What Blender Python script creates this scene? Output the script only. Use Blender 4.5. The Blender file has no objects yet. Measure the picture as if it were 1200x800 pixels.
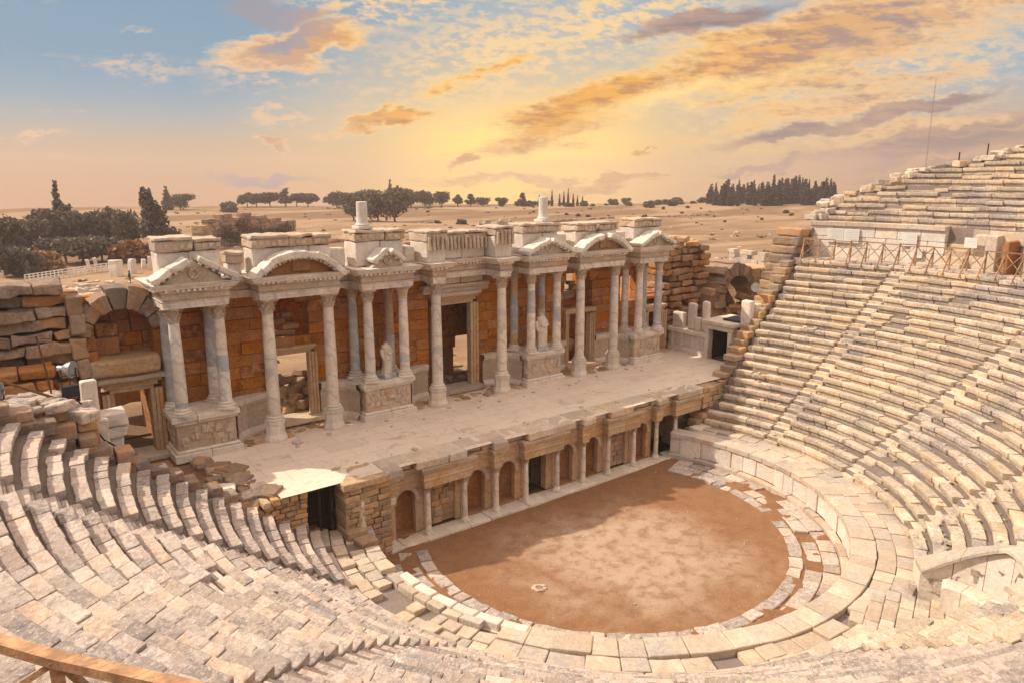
import bpy, math, random
import numpy as np
from mathutils import Vector, Matrix, noise as mn
R = math.radians
rng = random.Random(7)
sc = bpy.context.scene
col = sc.collection
YC = -4.11                      # centre of the cavea circles: (0, YC)
CAM = Vector((-20.538, -24.705, 14.649))
HEAD = 52.73

# ------------------------------------------------------------------ mesh building
class MB:
    def __init__(s): s.v = []; s.f = []; s.r = []
    def add(s, vs, fs, rnd=None):
        n = len(s.v); s.v += [tuple(p) for p in vs]; s.f += [tuple(i + n for i in f) for f in fs]
        s.r += [rng.random() if rnd is None else rnd] * len(vs)
    def box(s, x0, x1, y0, y1, z0, z1, rnd=None, M=None):
        vs = [(x, y, z) for z in (z0, z1) for y in (y0, y1) for x in (x0, x1)]
        if M is not None: vs = [M @ Vector(p) for p in vs]
        s.add(vs, [(0, 2, 3, 1), (4, 5, 7, 6), (0, 1, 5, 4), (1, 3, 7, 5), (3, 2, 6, 7), (2, 0, 4, 6)], rnd)
    def stone(s, x0, x1, y0, y1, z0, z1, bev=.03, amp=.015, freq=2.2, rnd=None, M=None, n=1, seed=None):
        """worn block: lattice box with rounded edges and noise"""
        def axis(a, b):
            L = b - a; q = min(bev, L * .3)
            k = max(1, min(5, int(round(L * n / .5))))
            return [a] + list(np.linspace(a + q, b - q, k + 1)) + [b]
        ax = (axis(x0, x1), axis(y0, y1), axis(z0, z1))
        N = [len(a) for a in ax]; idx = {}; vs = []; off = rng.random() * 90
        def vid(i, j, k):
            t = (i, j, k)
            if t not in idx:
                p = [ax[0][i], ax[1][j], ax[2][k]]; e = [i in (0, N[0]-1), j in (0, N[1]-1), k in (0, N[2]-1)]
                if sum(e) > 1:
                    for d in range(3):
                        if e[d]:
                            b = abs(ax[d][1] - ax[d][0]) * (.3 if sum(e) == 2 else .42)
                            p[d] += b if t[d] == 0 else -b
                q = mn.noise_vector(Vector((p[0]*freq + off, p[1]*freq + off*.7, p[2]*freq - off)))
                p = Vector(p) + q * amp
                idx[t] = len(vs); vs.append(M @ p if M is not None else p)
            return idx[t]
        fs = []
        for d in range(3):
            a, b = [(1, 2), (2, 0), (0, 1)][d]
            for side in (0, N[d]-1):
                for i in range(N[a]-1):
                    for j in range(N[b]-1):
                        def g(u, w):
                            t = [0, 0, 0]; t[d] = side; t[a] = u; t[b] = w; return vid(*t)
                        q = (g(i, j), g(i+1, j), g(i+1, j+1), g(i, j+1))
                        fs.append(q if side else q[::-1])
        s.add(vs, fs, rnd)
    def lathe(s, prof, cx=0, cy=0, seg=20, rnd=None, a0=0., a1=2*math.pi, sq=None):
        """prof: (r, z) bottom to top, closed at both ends"""
        full = abs(a1 - a0 - 2*math.pi) < 1e-6
        m = seg if full else seg + 1
        vs = []
        for r, z in prof:
            for i in range(m):
                a = a0 + (a1 - a0) * i / seg
                vs.append((cx + r*math.cos(a), cy + r*math.sin(a), z))
        fs = []
        for j in range(len(prof)-1):
            for i in range(seg):
                k = (i+1) % m
                fs.append((j*m+i, j*m+k, (j+1)*m+k, (j+1)*m+i))
        if full:
            fs.append(tuple(range(m))[::-1]); fs.append(tuple((len(prof)-1)*m + i for i in range(m)))
        s.add(vs, fs, rnd)
    def prism(s, pts, y0, y1, rnd=None, M=None):
        """outline in (x, z), extruded in y"""
        n = len(pts)
        vs = [(x, y0, z) for x, z in pts] + [(x, y1, z) for x, z in pts]
        if M is not None: vs = [M @ Vector(p) for p in vs]
        fs = [tuple(range(n)), tuple(range(2*n-1, n-1, -1))] + [((i+1) % n, i, n+i, n+(i+1) % n) for i in range(n)]
        s.add(vs, fs, rnd)
    def bar(s, a, b, w, h=None, rnd=None):
        a, b = Vector(a), Vector(b); h = h or w
        d = b - a; L = d.length; q = d.to_track_quat('Z', 'Y').to_matrix().to_4x4(); q.translation = a
        s.box(-w/2, w/2, -h/2, h/2, 0, L, rnd, q)
    def tube(s, pts, r, seg=8, rnd=None):
        pts = [Vector(p) for p in pts]; vs = []; fs = []
        for i, p in enumerate(pts):
            d = (pts[min(i+1, len(pts)-1)] - pts[max(i-1, 0)]).normalized()
            q = d.to_track_quat('Z', 'Y'); rr = r[i] if isinstance(r, (list, tuple)) else r
            for k in range(seg):
                a = 2*math.pi*k/seg
                vs.append(p + q @ Vector((rr*math.cos(a), rr*math.sin(a), 0)))
        for i in range(len(pts)-1):
            for k in range(seg):
                fs.append((i*seg+k, i*seg+(k+1) % seg, (i+1)*seg+(k+1) % seg, (i+1)*seg+k))
        fs.append(tuple(range(seg))[::-1]); fs.append(tuple((len(pts)-1)*seg+k for k in range(seg)))
        s.add(vs, fs, rnd)
    def build(s, name, mat, parent=None, smooth=False, label=None):
        me = bpy.data.meshes.new(name); me.from_pydata(s.v, [], s.f); me.update()
        at = me.attributes.new('rnd', 'FLOAT', 'POINT'); at.data.foreach_set('value', np.array(s.r, dtype=np.float32))
        if smooth:
            me.polygons.foreach_set('use_smooth', [True]*len(me.polygons))
            try: me.set_sharp_from_angle(angle=R(42))
            except Exception: pass
        o = bpy.data.objects.new(name, me); me.materials.append(mat); col.objects.link(o)
        if parent is not None: o.parent = parent
        if label: o['label'] = label
        return o

def tag(o, label, cat, group=None, kind=None):
    o['label'] = label; o['category'] = cat
    if group: o['group'] = group
    if kind: o['kind'] = kind
    return o
def struct(o, label=None):
    o['kind'] = 'structure'
    if label: o['label'] = label
    return o
def thing(name, label, cat, loc=(0, 0, 0), rz=0., group=None):
    o = bpy.data.objects.new(name, None); col.objects.link(o); o.empty_display_size = .2
    o.location = loc; o.rotation_euler = (0, 0, rz)
    return tag(o, label, cat, group)
def copy_tree(o, parent=None):
    c = o.copy(); col.objects.link(c)
    if parent is not None: c.parent = parent
    for ch in list(o.children): copy_tree(ch, c)
    return c
def pol(a, r, z=0.): return Vector((r*math.cos(R(a)), YC + r*math.sin(R(a)), z))

# ------------------------------------------------------------------ materials
def new_mat(name):
    m = bpy.data.materials.new(name); m.use_nodes = True
    nt = m.node_tree; nt.nodes.clear()
    return m, nt
class G:
    """tiny node helper"""
    def __init__(s, nt): s.nt = nt
    def n(s, typ, **kw):
        x = s.nt.nodes.new(typ)
        for k, v in kw.items(): setattr(x, k, v)
        return x
    def l(s, a, b): s.nt.links.new(a, b)
    def val(s, sock, v):
        if hasattr(v, 'is_linked') or hasattr(v, 'links'): s.l(v, sock)
        else: sock.default_value = v
    def noise(s, vec, scale, detail=5, rough=.6, dist=0.):
        x = s.n('ShaderNodeTexNoise'); s.l(vec, x.inputs['Vector'])
        x.inputs['Scale'].default_value = scale; x.inputs['Detail'].default_value = detail
        x.inputs['Roughness'].default_value = rough; x.inputs['Distortion'].default_value = dist
        return x.outputs['Fac']
    def ss(s, x, a, b, lo=0., hi=1.):
        m = s.n('ShaderNodeMapRange', interpolation_type='SMOOTHSTEP'); s.val(m.inputs[0], x)
        m.inputs[1].default_value = a; m.inputs[2].default_value = b; m.inputs[3].default_value = lo; m.inputs[4].default_value = hi
        return m.outputs[0]
    def math(s, op, a, b=0., c=0.):
        m = s.n('ShaderNodeMath', operation=op); s.val(m.inputs[0], a); s.val(m.inputs[1], b); s.val(m.inputs[2], c)
        return m.outputs[0]
    def mix(s, f, a, b, mode='MIX'):
        m = s.n('ShaderNodeMix', data_type='RGBA', blend_type=mode); s.val(m.inputs[0], f)
        for k, v in ((6, a), (7, b)):
            if isinstance(v, (tuple, list)): m.inputs[k].default_value = (*v[:3], 1)
            else: s.l(v, m.inputs[k])
        return m.outputs[2]
    def vmap(s, vec, scale=(1, 1, 1), rot=(0, 0, 0), loc=(0, 0, 0)):
        m = s.n('ShaderNodeMapping'); s.l(vec, m.inputs[0])
        m.inputs[1].default_value = loc; m.inputs[2].default_value = rot; m.inputs[3].default_value = scale
        return m.outputs[0]

def stone_mat(name, c1, c2, c3, scale=1., rndamt=.35, stain=(.30, .15, .06), stain_amt=.35, pits=.5, bump=.35,
              rough=.9, pit_col=(.10, .07, .05), lichen=None, lich_amt=.5, vein=None, satv=.09, speck=0.):
    m, nt = new_mat(name); g = G(nt)
    pos = g.n('ShaderNodeNewGeometry').outputs['Position']
    att = g.n('ShaderNodeAttribute', attribute_name='rnd').outputs['Fac']
    # shift the pattern per block so neighbouring blocks do not share one cloud of noise
    sh = g.n('ShaderNodeVectorMath', operation='MULTIPLY_ADD')
    cmb = g.n('ShaderNodeCombineXYZ'); g.l(att, cmb.inputs[0]); g.l(att, cmb.inputs[1]); g.l(att, cmb.inputs[2])
    g.l(cmb.outputs[0], sh.inputs[0]); sh.inputs[1].default_value = (37, 23, 51); g.l(pos, sh.inputs[2]); p2 = sh.outputs[0]
    n1 = g.noise(p2, .9*scale, 6, .62); n2 = g.noise(pos, .35*scale, 4, .6, .6); n3 = g.noise(p2, 7*scale, 7, .7)
    n4 = g.noise(pos, 26*scale, 5, .7)
    c = g.mix(g.ss(n1, .35, .65), c1, c2)
    c = g.mix(g.ss(n3, .42, .66, 0, .6), c, c3)
    if lichen: c = g.mix(g.ss(g.math('ADD', g.math('MULTIPLY', n3, .55), g.math('MULTIPLY', n2, .6)), .56, .68, 0, lich_amt), c, lichen)
    if vein:
        w = g.n('ShaderNodeTexWave', wave_type='BANDS', bands_direction='DIAGONAL'); g.l(p2, w.inputs[0])
        w.inputs['Scale'].default_value = .8; w.inputs['Distortion'].default_value = 9; w.inputs['Detail'].default_value = 5; w.inputs['Detail Scale'].default_value = 1.4
        c = g.mix(g.ss(w.outputs['Fac'], .72, .98, 0, .55), c, vein)
    if stain_amt:
        st = g.math('ADD', g.math('MULTIPLY', g.noise(p2, 1.7*scale, 6, .65, .8), .7), g.math('MULTIPLY', att, .3))
        c = g.mix(g.ss(st, .54, .70, 0, stain_amt), c, stain)
    # per block tone
    t = g.ss(att, 0, 1, 1 - rndamt, 1 + rndamt*.55)
    hv = g.n('ShaderNodeHueSaturation'); g.l(c, hv.inputs['Color']); g.l(t, hv.inputs['Value'])
    g.l(g.ss(g.math('FRACT', g.math('MULTIPLY', att, 7.3)), 0, 1, 1-satv, 1+satv), hv.inputs['Saturation']); c = hv.outputs[0]
    if speck: c = g.mix(g.ss(g.noise(pos, 17*scale, 5, .75), .53, .66, 0, speck), c, tuple(min(.8, x*1.35+.05) for x in c2))
    if pits: c = g.mix(g.ss(n4, .60, .74, 0, pits), c, pit_col)
    b = g.n('ShaderNodeBsdfPrincipled'); g.l(c, b.inputs['Base Color']); b.inputs['Roughness'].default_value = rough
    b.inputs['Specular IOR Level'].default_value = .25
    h = g.math('ADD', g.math('MULTIPLY', n3, 1.), g.math('MULTIPLY', n4, .45))
    bp = g.n('ShaderNodeBump'); bp.inputs['Strength'].default_value = bump; bp.inputs['Distance'].default_value = .06
    g.l(h, bp.inputs['Height']); g.l(bp.outputs[0], b.inputs['Normal'])
    o = g.n('ShaderNodeOutputMaterial'); g.l(b.outputs[0], o.inputs[0])
    return m

def plain(name, c, rough=.7, metal=0., var=.2, scale=8, emit=None, spec=.3, tr=0., wood=False, bump=.15):
    m, nt = new_mat(name); g = G(nt)
    tc = g.n('ShaderNodeNewGeometry').outputs['Position']
    at = g.n('ShaderNodeAttribute', attribute_name='rnd').outputs['Fac']
    n1 = g.noise(g.vmap(tc, (1, 1, 1)), scale, 5, .65)
    k = g.mix(g.ss(n1, .3, .7), tuple(x*(1-var) for x in c), tuple(min(1, x*(1+var)) for x in c))
    if wood:
        n2 = g.noise(g.vmap(tc, (.25, 1, 1.6), (0, 0, R(-52))), 46, 4, .7); k = g.mix(g.ss(n2, .46, .68, 0, .75), k, tuple(x*.45 for x in c))
    hv = g.n('ShaderNodeHueSaturation'); g.l(k, hv.inputs['Color']); g.l(g.ss(at, 0, 1, 1-var, 1+var), hv.inputs['Value']); k = hv.outputs[0]
    b = g.n('ShaderNodeBsdfPrincipled'); g.l(k, b.inputs['Base Color']); b.inputs['Roughness'].default_value = rough
    b.inputs['Metallic'].default_value = metal; b.inputs['Specular IOR Level'].default_value = spec
    bp = g.n('ShaderNodeBump'); bp.inputs['Strength'].default_value = bump; bp.inputs['Distance'].default_value = .02
    g.l(n1, bp.inputs['Height']); g.l(bp.outputs[0], b.inputs['Normal'])
    o = g.n('ShaderNodeOutputMaterial')
    if tr:
        t = g.n('ShaderNodeBsdfTranslucent'); g.l(k, t.inputs[0]); mx = g.n('ShaderNodeMixShader'); mx.inputs[0].default_value = tr
        g.l(b.outputs[0], mx.inputs[1]); g.l(t.outputs[0], mx.inputs[2]); g.l(mx.outputs[0], o.inputs[0])
    else: g.l(b.outputs[0], o.inputs[0])
    return m

M = {}
M['seat'] = stone_mat('seat_limestone', (.62, .485, .35), (.70, .57, .44), (.42, .30, .20), rndamt=.26, stain=(.46, .27, .13), stain_amt=.40,
                      pits=.55, bump=.8, lichen=(.35, .30, .285), lich_amt=.8, pit_col=(.20, .125, .08), speck=.5)
M['seat_old'] = stone_mat('weathered_limestone', (.56, .44, .365), (.64, .53, .45), (.36, .27, .22), rndamt=.30, stain=(.44, .27, .15), stain_amt=.38,
                      pits=.85, bump=1., lichen=(.31, .265, .25), lich_amt=.8, pit_col=(.13, .085, .065), speck=.6)
M['slab'] = stone_mat('walkway_slab', (.53, .41, .30), (.61, .495, .385), (.44, .33, .245), scale=.9, rndamt=.20, stain=(.43, .26, .13), stain_amt=.42, pits=.5, bump=.6,
                      lichen=(.40, .37, .36), lich_amt=.75, speck=.4)
M['marble'] = stone_mat('white_marble', (.69, .59, .50), (.77, .69, .61), (.56, .45, .35), rndamt=.12, stain=(.50, .32, .18), stain_amt=.38, pits=.3, bump=.35,
                        rough=.6, vein=(.42, .39, .39))
M['carved'] = stone_mat('carved_marble', (.58, .45, .33), (.67, .56, .45), (.45, .30, .19), scale=1.4, rndamt=.14, stain=(.46, .25, .10), stain_amt=.55, pits=.5, bump=1.)
M['grey'] = stone_mat('grey_marble', (.40, .40, .42), (.50, .49, .50), (.33, .32, .34), rndamt=.10, stain_amt=.12, pits=.15, bump=.2, rough=.6, vein=(.62, .60, .58))
M['ochre'] = stone_mat('ochre_ashlar', (.50, .175, .042), (.58, .26, .08), (.25, .08, .02), scale=1.6, rndamt=.22, stain=(.16, .055, .02), stain_amt=.8, pits=.9, bump=1., pit_col=(.07, .026, .012), speck=.3)
M['rubble'] = stone_mat('rubble_masonry', (.46, .29, .155), (.54, .38, .23), (.33, .19, .09), rndamt=.28, stain=(.42, .20, .07), stain_amt=.5, pits=.75, bump=.9, lichen=(.30, .25, .22), lich_amt=.6, pit_col=(.09, .055, .03))
M['ruin'] = stone_mat('ruin_block', (.37, .23, .135), (.43, .30, .21), (.30, .20, .13), rndamt=.25, stain=(.46, .21, .06), stain_amt=.65, pits=.9, bump=1., lichen=(.215, .175, .165), lich_amt=.85, pit_col=(.07, .045, .03))
M['jamb'] = stone_mat('door_jamb_marble', (.52, .35, .205), (.60, .45, .30), (.39, .23, .12), rndamt=.14, stain=(.42, .20, .07), stain_amt=.5, pits=.5, bump=.7)
M['niche'] = stone_mat('niche_plaster', (.34, .16, .065), (.44, .24, .115), (.22, .10, .04), rndamt=.14, stain=(.25, .11, .045), stain_amt=.55, pits=.6, bump=.7)  # colour darkened to make the niches look deeper and shadier
M['bright'] = stone_mat('restored_marble', (.71, .615, .52), (.79, .715, .63), (.58, .475, .375), rndamt=.13, stain=(.52, .34, .19), stain_amt=.35, pits=.5, bump=.75, rough=.7)
M['wood'] = plain('fence_timber', (.32, .18, .095), .8, var=.30, scale=6, wood=True)
M['wood_near'] = plain('rail_timber', (.36, .20, .105), .8, var=.34, scale=5, wood=True, bump=.5)
M['iron'] = plain('rusty_iron', (.035, .028, .026), .6, .3, var=.3)
M['dark'] = plain('recess_shade', (.035, .02, .015), .95, var=.3, scale=2)  # near-black colour stands in for shade in the recess and side room
M['steel'] = plain('lamp_steel', (.62, .63, .66), .28, .9, var=.06)
M['lens'] = plain('lamp_glass', (.42, .44, .47), .12, .6, var=.03, spec=.8)
M['black'] = plain('black_rubber', (.02, .02, .022), .6, var=.2)
M['sign'] = plain('white_panel', (.66, .62, .56), .5, var=.03)
M['rust'] = plain('rusty_rod', (.16, .075, .035), .8, .2, var=.3)
M['mast_haze'] = plain('haze_toned_mast', (.36, .23, .18), .8, var=.1)  # mast colour lightened to imitate distance haze
M['whitepaint'] = plain('white_paint', (.72, .66, .60), .6, var=.1)
M['bark'] = plain('bark', (.10, .065, .045), .9, var=.3)
M['cloth_dark'] = plain('dark_cloth', (.05, .05, .07), .9, var=.3)
M['cloth_pale'] = plain('pale_cloth', (.55, .50, .48), .9, var=.1)
M['skin'] = plain('skin', (.45, .27, .18), .6, var=.08)
def leafm(n, c, v=.35): return plain(n, c, .65, var=v, scale=1.2, spec=.15, tr=.25)
M['pine'] = leafm('pine_foliage', (.115, .094, .070))
M['pine2'] = leafm('dusty_foliage', (.15, .118, .085))
M['rustleaf'] = leafm('russet_foliage', (.26, .125, .05))
M['cypress'] = leafm('cypress_foliage', (.095, .082, .080), .3)
M['dryshrub'] = leafm('dry_shrub_foliage', (.15, .095, .05))

def dirt_mat():
    m, nt = new_mat('orchestra_dirt'); g = G(nt)
    pos = g.n('ShaderNodeNewGeometry').outputs['Position']
    n1 = g.noise(pos, .33, 6, .62, .5); n2 = g.noise(pos, 1.6, 6, .65); n3 = g.noise(pos, 14, 6, .72); n4 = g.noise(pos, 60, 3, .7)
    # worn pale middle, redder rim
    d = g.n('ShaderNodeVectorMath', operation='DISTANCE'); g.l(pos, d.inputs[0]); d.inputs[1].default_value = (-.6, -6.4, 0)
    wn = g.math('ADD', g.math('MULTIPLY', d.outputs['Value'], .11), g.math('MULTIPLY', n1, .9))
    c = g.mix(g.ss(wn, .62, 1.12), (.44, .315, .22), (.265, .135, .066))
    c = g.mix(g.ss(n2, .42, .66, 0, .65), c, (.21, .105, .052))
    c = g.mix(g.ss(n3, .52, .72, 0, .5), c, (.50, .375, .265))
    c = g.mix(g.ss(n3, .44, .28, 0, .6), c, (.125, .068, .036))
    c = g.mix(g.ss(n4, .60, .72, 0, .45), c, (.14, .075, .04))
    b = g.n('ShaderNodeBsdfPrincipled'); g.l(c, b.inputs['Base Color']); b.inputs['Roughness'].default_value = .97; b.inputs['Specular IOR Level'].default_value = .1
    bp = g.n('ShaderNodeBump'); bp.inputs['Strength'].default_value = .6; bp.inputs['Distance'].default_value = .05
    g.l(g.math('ADD', n3, g.math('MULTIPLY', n4, .5)), bp.inputs['Height']); g.l(bp.outputs[0], b.inputs['Normal'])
    o = g.n('ShaderNodeOutputMaterial'); g.l(b.outputs[0], o.inputs[0]); return m
def field_mat():
    m, nt = new_mat('dry_field'); g = G(nt)
    pos = g.n('ShaderNodeNewGeometry').outputs['Position']
    n0 = g.noise(g.vmap(pos, (.012, .03, .02), (0, 0, .5)), 1., 6, .6, .8); n1 = g.noise(pos, .05, 7, .66, .4); n2 = g.noise(pos, .5, 6, .7); n3 = g.noise(pos, 4, 5, .7)
    c = g.mix(g.ss(n0, .43, .57), (.37, .25, .155), (.215, .135, .078))
    c = g.mix(g.ss(n1, .50, .66, 0, .75), c, (.24, .14, .08))
    c = g.mix(g.ss(n1, .40, .30, 0, .55), c, (.43, .315, .215))
    c = g.mix(g.ss(n2, .54, .72, 0, .6), c, (.19, .115, .07))
    c = g.mix(g.ss(n3, .58, .74, 0, .45), c, (.60, .48, .36))
    b = g.n('ShaderNodeBsdfPrincipled'); g.l(c, b.inputs['Base Color']); b.inputs['Roughness'].default_value = 1; b.inputs['Specular IOR Level'].default_value = .05
    bp = g.n('ShaderNodeBump'); bp.inputs['Strength'].default_value = .5; bp.inputs['Distance'].default_value = .3
    g.l(g.math('ADD', n2, n3), bp.inputs['Height']); g.l(bp.outputs[0], b.inputs['Normal'])
    o = g.n('ShaderNodeOutputMaterial'); g.l(b.outputs[0], o.inputs[0]); return m
def paving_mat():
    m, nt = new_mat('stage_paving'); g = G(nt)
    pos = g.n('ShaderNodeNewGeometry').outputs['Position']
    wob = g.n('ShaderNodeVectorMath', operation='ADD'); g.l(pos, wob.inputs[0])
    br = g.n('ShaderNodeTexBrick'); g.l(pos, br.inputs['Vector']); br.offset = .37; br.squash = .8; br.squash_frequency = 3
    br.inputs['Color1'].default_value = (.69, .565, .455, 1); br.inputs['Color2'].default_value = (.63, .505, .40, 1); br.inputs['Mortar'].default_value = (.47, .36, .275, 1)
    br.inputs['Scale'].default_value = 1; br.inputs['Mortar Size'].default_value = .016; br.inputs['Mortar Smooth'].default_value = .5
    br.inputs['Brick Width'].default_value = 1.9; br.inputs['Row Height'].default_value = .95; br.inputs['Bias'].default_value = -.1
    n1 = g.noise(pos, .5, 6, .65, .5); n2 = g.noise(pos, 3, 6, .7); n3 = g.noise(pos, 28, 4, .7)
    c = br.outputs['Color']
    c = g.mix(g.ss(g.noise(pos, .9, 7, .7, 1.2), .54, .66, 0, .6), c, (.40, .285, .20)); c = g.mix(g.ss(n1, .45, .68, 0, .6), c, (.72, .60, .49))
    c = g.mix(g.ss(n2, .55, .72, 0, .5), c, (.42, .30, .22))
    c = g.mix(g.ss(n3, .62, .75, 0, .45), c, (.28, .19, .13))
    b = g.n('ShaderNodeBsdfPrincipled'); g.l(c, b.inputs['Base Color']); b.inputs['Roughness'].default_value = .85; b.inputs['Specular IOR Level'].default_value = .25
    bp = g.n('ShaderNodeBump'); bp.inputs['Strength'].default_value = .35; bp.inputs['Distance'].default_value = .03
    g.l(g.math('SUBTRACT', n2, g.math('MULTIPLY', br.outputs['Fac'], .5)), bp.inputs['Height']); g.l(bp.outputs[0], b.inputs['Normal'])
    o = g.n('ShaderNodeOutputMaterial'); g.l(b.outputs[0], o.inputs[0]); return m
M['dirt'] = dirt_mat(); M['field'] = field_mat(); M['paving'] = paving_mat()
M['mount'] = plain('far_mountain', (.16, .15, .16), 1, var=.15, scale=.002)
M['trough'] = stone_mat('trampled_dust', (.22, .17, .14), (.28, .22, .18), (.15, .11, .085), scale=1.2, rndamt=0, stain=(.27, .15, .075), stain_amt=.45, pits=.5, bump=.8, lichen=(.24, .205, .19), lich_amt=.6)
M['brown'] = stone_mat('brown_ruin', (.42, .22, .10), (.50, .31, .17), (.28, .14, .06), scale=1.2, rndamt=.3, stain=(.22, .09, .03), stain_amt=.6, pits=.9, bump=1., lichen=(.25, .19, .16), lich_amt=.5, pit_col=(.07, .035, .02))
M['earth'] = stone_mat('bare_earth', (.20, .125, .075), (.26, .17, .10), (.14, .085, .05), scale=.8, rndamt=0, stain_amt=.3, pits=.5, bump=.8)
# ------------------------------------------------------------------ arc blocks
def sag(a, r):
    """the near left of the bowl has settled: lower and a little flatter than the rest"""
    if r > 24.75: return 0.
    if a > 0: a -= 360
    f = lambda u, v, x: (lambda t: t*t*(3-2*t))(min(1., max(0., (x-u)/(v-u))))
    return 1.25*f(14.5, 23.4, r)*f(-108, -132, a)*f(-186, -166, a)
def arcblock(mb, a0, a1, prof, amp=.012, freq=2.5, seg=.55, inset=.018, rnd=None, dz=0., dr=0., tilt=0.):
    """stone of the cavea: profile [(r, z)...] (closed) swept from angle a0 to a1 (degrees)"""
    rm = sum(p[0] for p in prof)/len(prof); L = R(a1-a0)*rm
    e = math.degrees(.03/rm); k = max(1, int(round(L/seg)))
    st = [a0] + list(np.linspace(a0+e, a1-e, k+1)) + [a1]
    rc = rm; zc = sum(p[1] for p in prof)/len(prof)
    vs = []; n = len(prof); off = rng.random()*60
    for i, a in enumerate(st):
        end = i in (0, len(st)-1); t = (i/(len(st)-1)-.5)*tilt
        for r, z in prof:
            if end:
                r += inset*(1 if r < rc else -1); z += inset*(1 if z < zc else -1)
            p = pol(a, r+dr, z+dz+t-sag(a, r))
            q = mn.noise_vector(Vector((p.x*freq+off, p.y*freq, p.z*freq-off)))
            vs.append(p + q*amp)
    fs = [tuple(range(n)), tuple((len(st)-1)*n+i for i in range(n))[::-1]]
    for i in range(len(st)-1):
        for j in range(n):
            k2 = (j+1) % n
            fs.append((i*n+k2, i*n+j, (i+1)*n+j, (i+1)*n+k2))
    mb.add(vs, fs, rnd)
def split(a0, a1, step, jit=.3):
    out = [a0]
    while out[-1] < a1 - step*.55:
        out.append(min(a1, out[-1] + step*rng.uniform(1-jit, 1+jit*1.3)))
    out[-1] = a1
    return out
def arc_wall(mb, a0, a1, r0, r1, z0, z1, ch, bl, amp=.012, gap=.012, face=.02, top=None):
    nc = max(1, int(round((z1-z0)/ch))); h = (z1-z0)/nc
    for c in range(nc):
        cuts = split(a0, a1, math.degrees(bl/r0))
        for i in range(len(cuts)-1):
            if top and z0+h*(c+.6) > top((cuts[i]+cuts[i+1])/2): continue
            g = math.degrees(gap/r0)*.5; d = rng.uniform(-face, face)
            za, zb = z0+h*c+gap*.4, z0+h*(c+1)-gap*.4
            b = .02
            arcblock(mb, cuts[i]+g, cuts[i+1]-g, [(r1, za), (r0+d+b, za), (r0+d, za+b), (r0+d, zb-b), (r0+d+b, zb), (r1, zb)], amp=amp)
def flat_ring(mb, a0, a1, r0, r1, z0, z1, bl, amp=.012, gap=.015, var=.015, drop=0.):
    cuts = split(a0, a1, math.degrees(bl/((r0+r1)/2)))
    for i in range(len(cuts)-1):
        if rng.random() < drop: continue
        g = math.degrees(gap/r0)*.5; d = rng.uniform(-var, var)
        arcblock(mb, cuts[i]+g, cuts[i+1]-g, [(r1-gap/2, z0), (r0+gap/2, z0), (r0+gap/2, z1+d-.02), (r0+gap/2+.02, z1+d), (r1-gap/2-.02, z1+d), (r1-gap/2, z1+d-.02)], amp=amp, tilt=rng.uniform(-var, var))

# ------------------------------------------------------------------ ashlar walls (straight)
def ashlar(mb, x0, x1, y0, y1, z0, z1, ch=.55, bl=1.1, holes=(), top=None, amp=.015, gap=.012, face=.02, bev=.025, n=.7, Mx=None, jit=.35, drop=0.):
    """blocks laid in courses; holes = [(xa, xb, za, zb)] or ('arch', xc, half, zspring)"""
    nc = max(1, int(round((z1-z0)/ch))); h = (z1-z0)/nc
    for c in range(nc):
        za, zb = z0+h*c, z0+h*(c+1); zm = (za+zb)/2
        spans = [(x0, x1)]
        for ho in holes:
            if ho[0] == 'arch':
                _, xc, hw, zs, zbot = ho
                if zm < zbot: continue
                if zm <= zs: xa, xb = xc-hw, xc+hw
                elif zm < zs+hw: w = math.sqrt(hw*hw-(zm-zs)**2); xa, xb = xc-w, xc+w
                else: continue
            else:
                xa, xb, ha, hb = ho
                if not (zm > ha and zm < hb): continue
            ns = []
            for s0, s1 in spans:
                if xb <= s0 or xa >= s1: ns.append((s0, s1)); continue
                if xa > s0: ns.append((s0, xa))
                if xb < s1: ns.append((xb, s1))
            spans = ns
        for s0, s1 in spans:
            if s1-s0 < .04: continue
            cuts = [s0]; first = bl*rng.uniform(.4, 1.1)
            while cuts[-1] < s1-bl*.45:
                cuts.append(min(s1, cuts[-1]+(first if len(cuts) == 1 else bl*rng.uniform(1-jit, 1+jit))))
            if cuts[-1] != s1:
                if len(cuts) > 1: cuts[-1] = s1
                else: cuts.append(s1)
            for i in range(len(cuts)-1):
                if top is not None and zm > top((cuts[i]+cuts[i+1])/2): continue
                if drop and rng.random() < drop: continue
                d = rng.uniform(-face, face)
                mb.stone(cuts[i]+gap/2, cuts[i+1]-gap/2, y0+d, y1, za+gap/2, zb-gap/2, bev, amp, 1.8, None, Mx, n)

# ------------------------------------------------------------------ world, sun, camera
S = Vector((-.70, .70, .93)).normalized()
sun = bpy.data.lights.new('sun', 'SUN'); sun.energy = 4.2; sun.angle = R(.6); sun.color = (1, .88, .73)
so = bpy.data.objects.new('sun', sun); so.rotation_euler = S.to_track_quat('Z', 'Y').to_euler(); so.location = (-40, 40, 60); col.objects.link(so)
cam = bpy.data.cameras.new('camera'); co = bpy.data.objects.new('camera', cam); col.objects.link(co)
cam.lens = 855.9/1200*36; cam.sensor_width = 36; cam.sensor_fit = 'HORIZONTAL'; cam.clip_start = .1; cam.clip_end = 20000
co.location = CAM; co.rotation_euler = (R(90-12.481), 0, R(HEAD-90)); sc.camera = co
sc.view_settings.view_transform = 'Standard'; sc.view_settings.look = 'None'; sc.view_settings.gamma = 1; sc.view_settings.use_curve_mapping = False
sc.view_settings.exposure = 0.25
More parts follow.
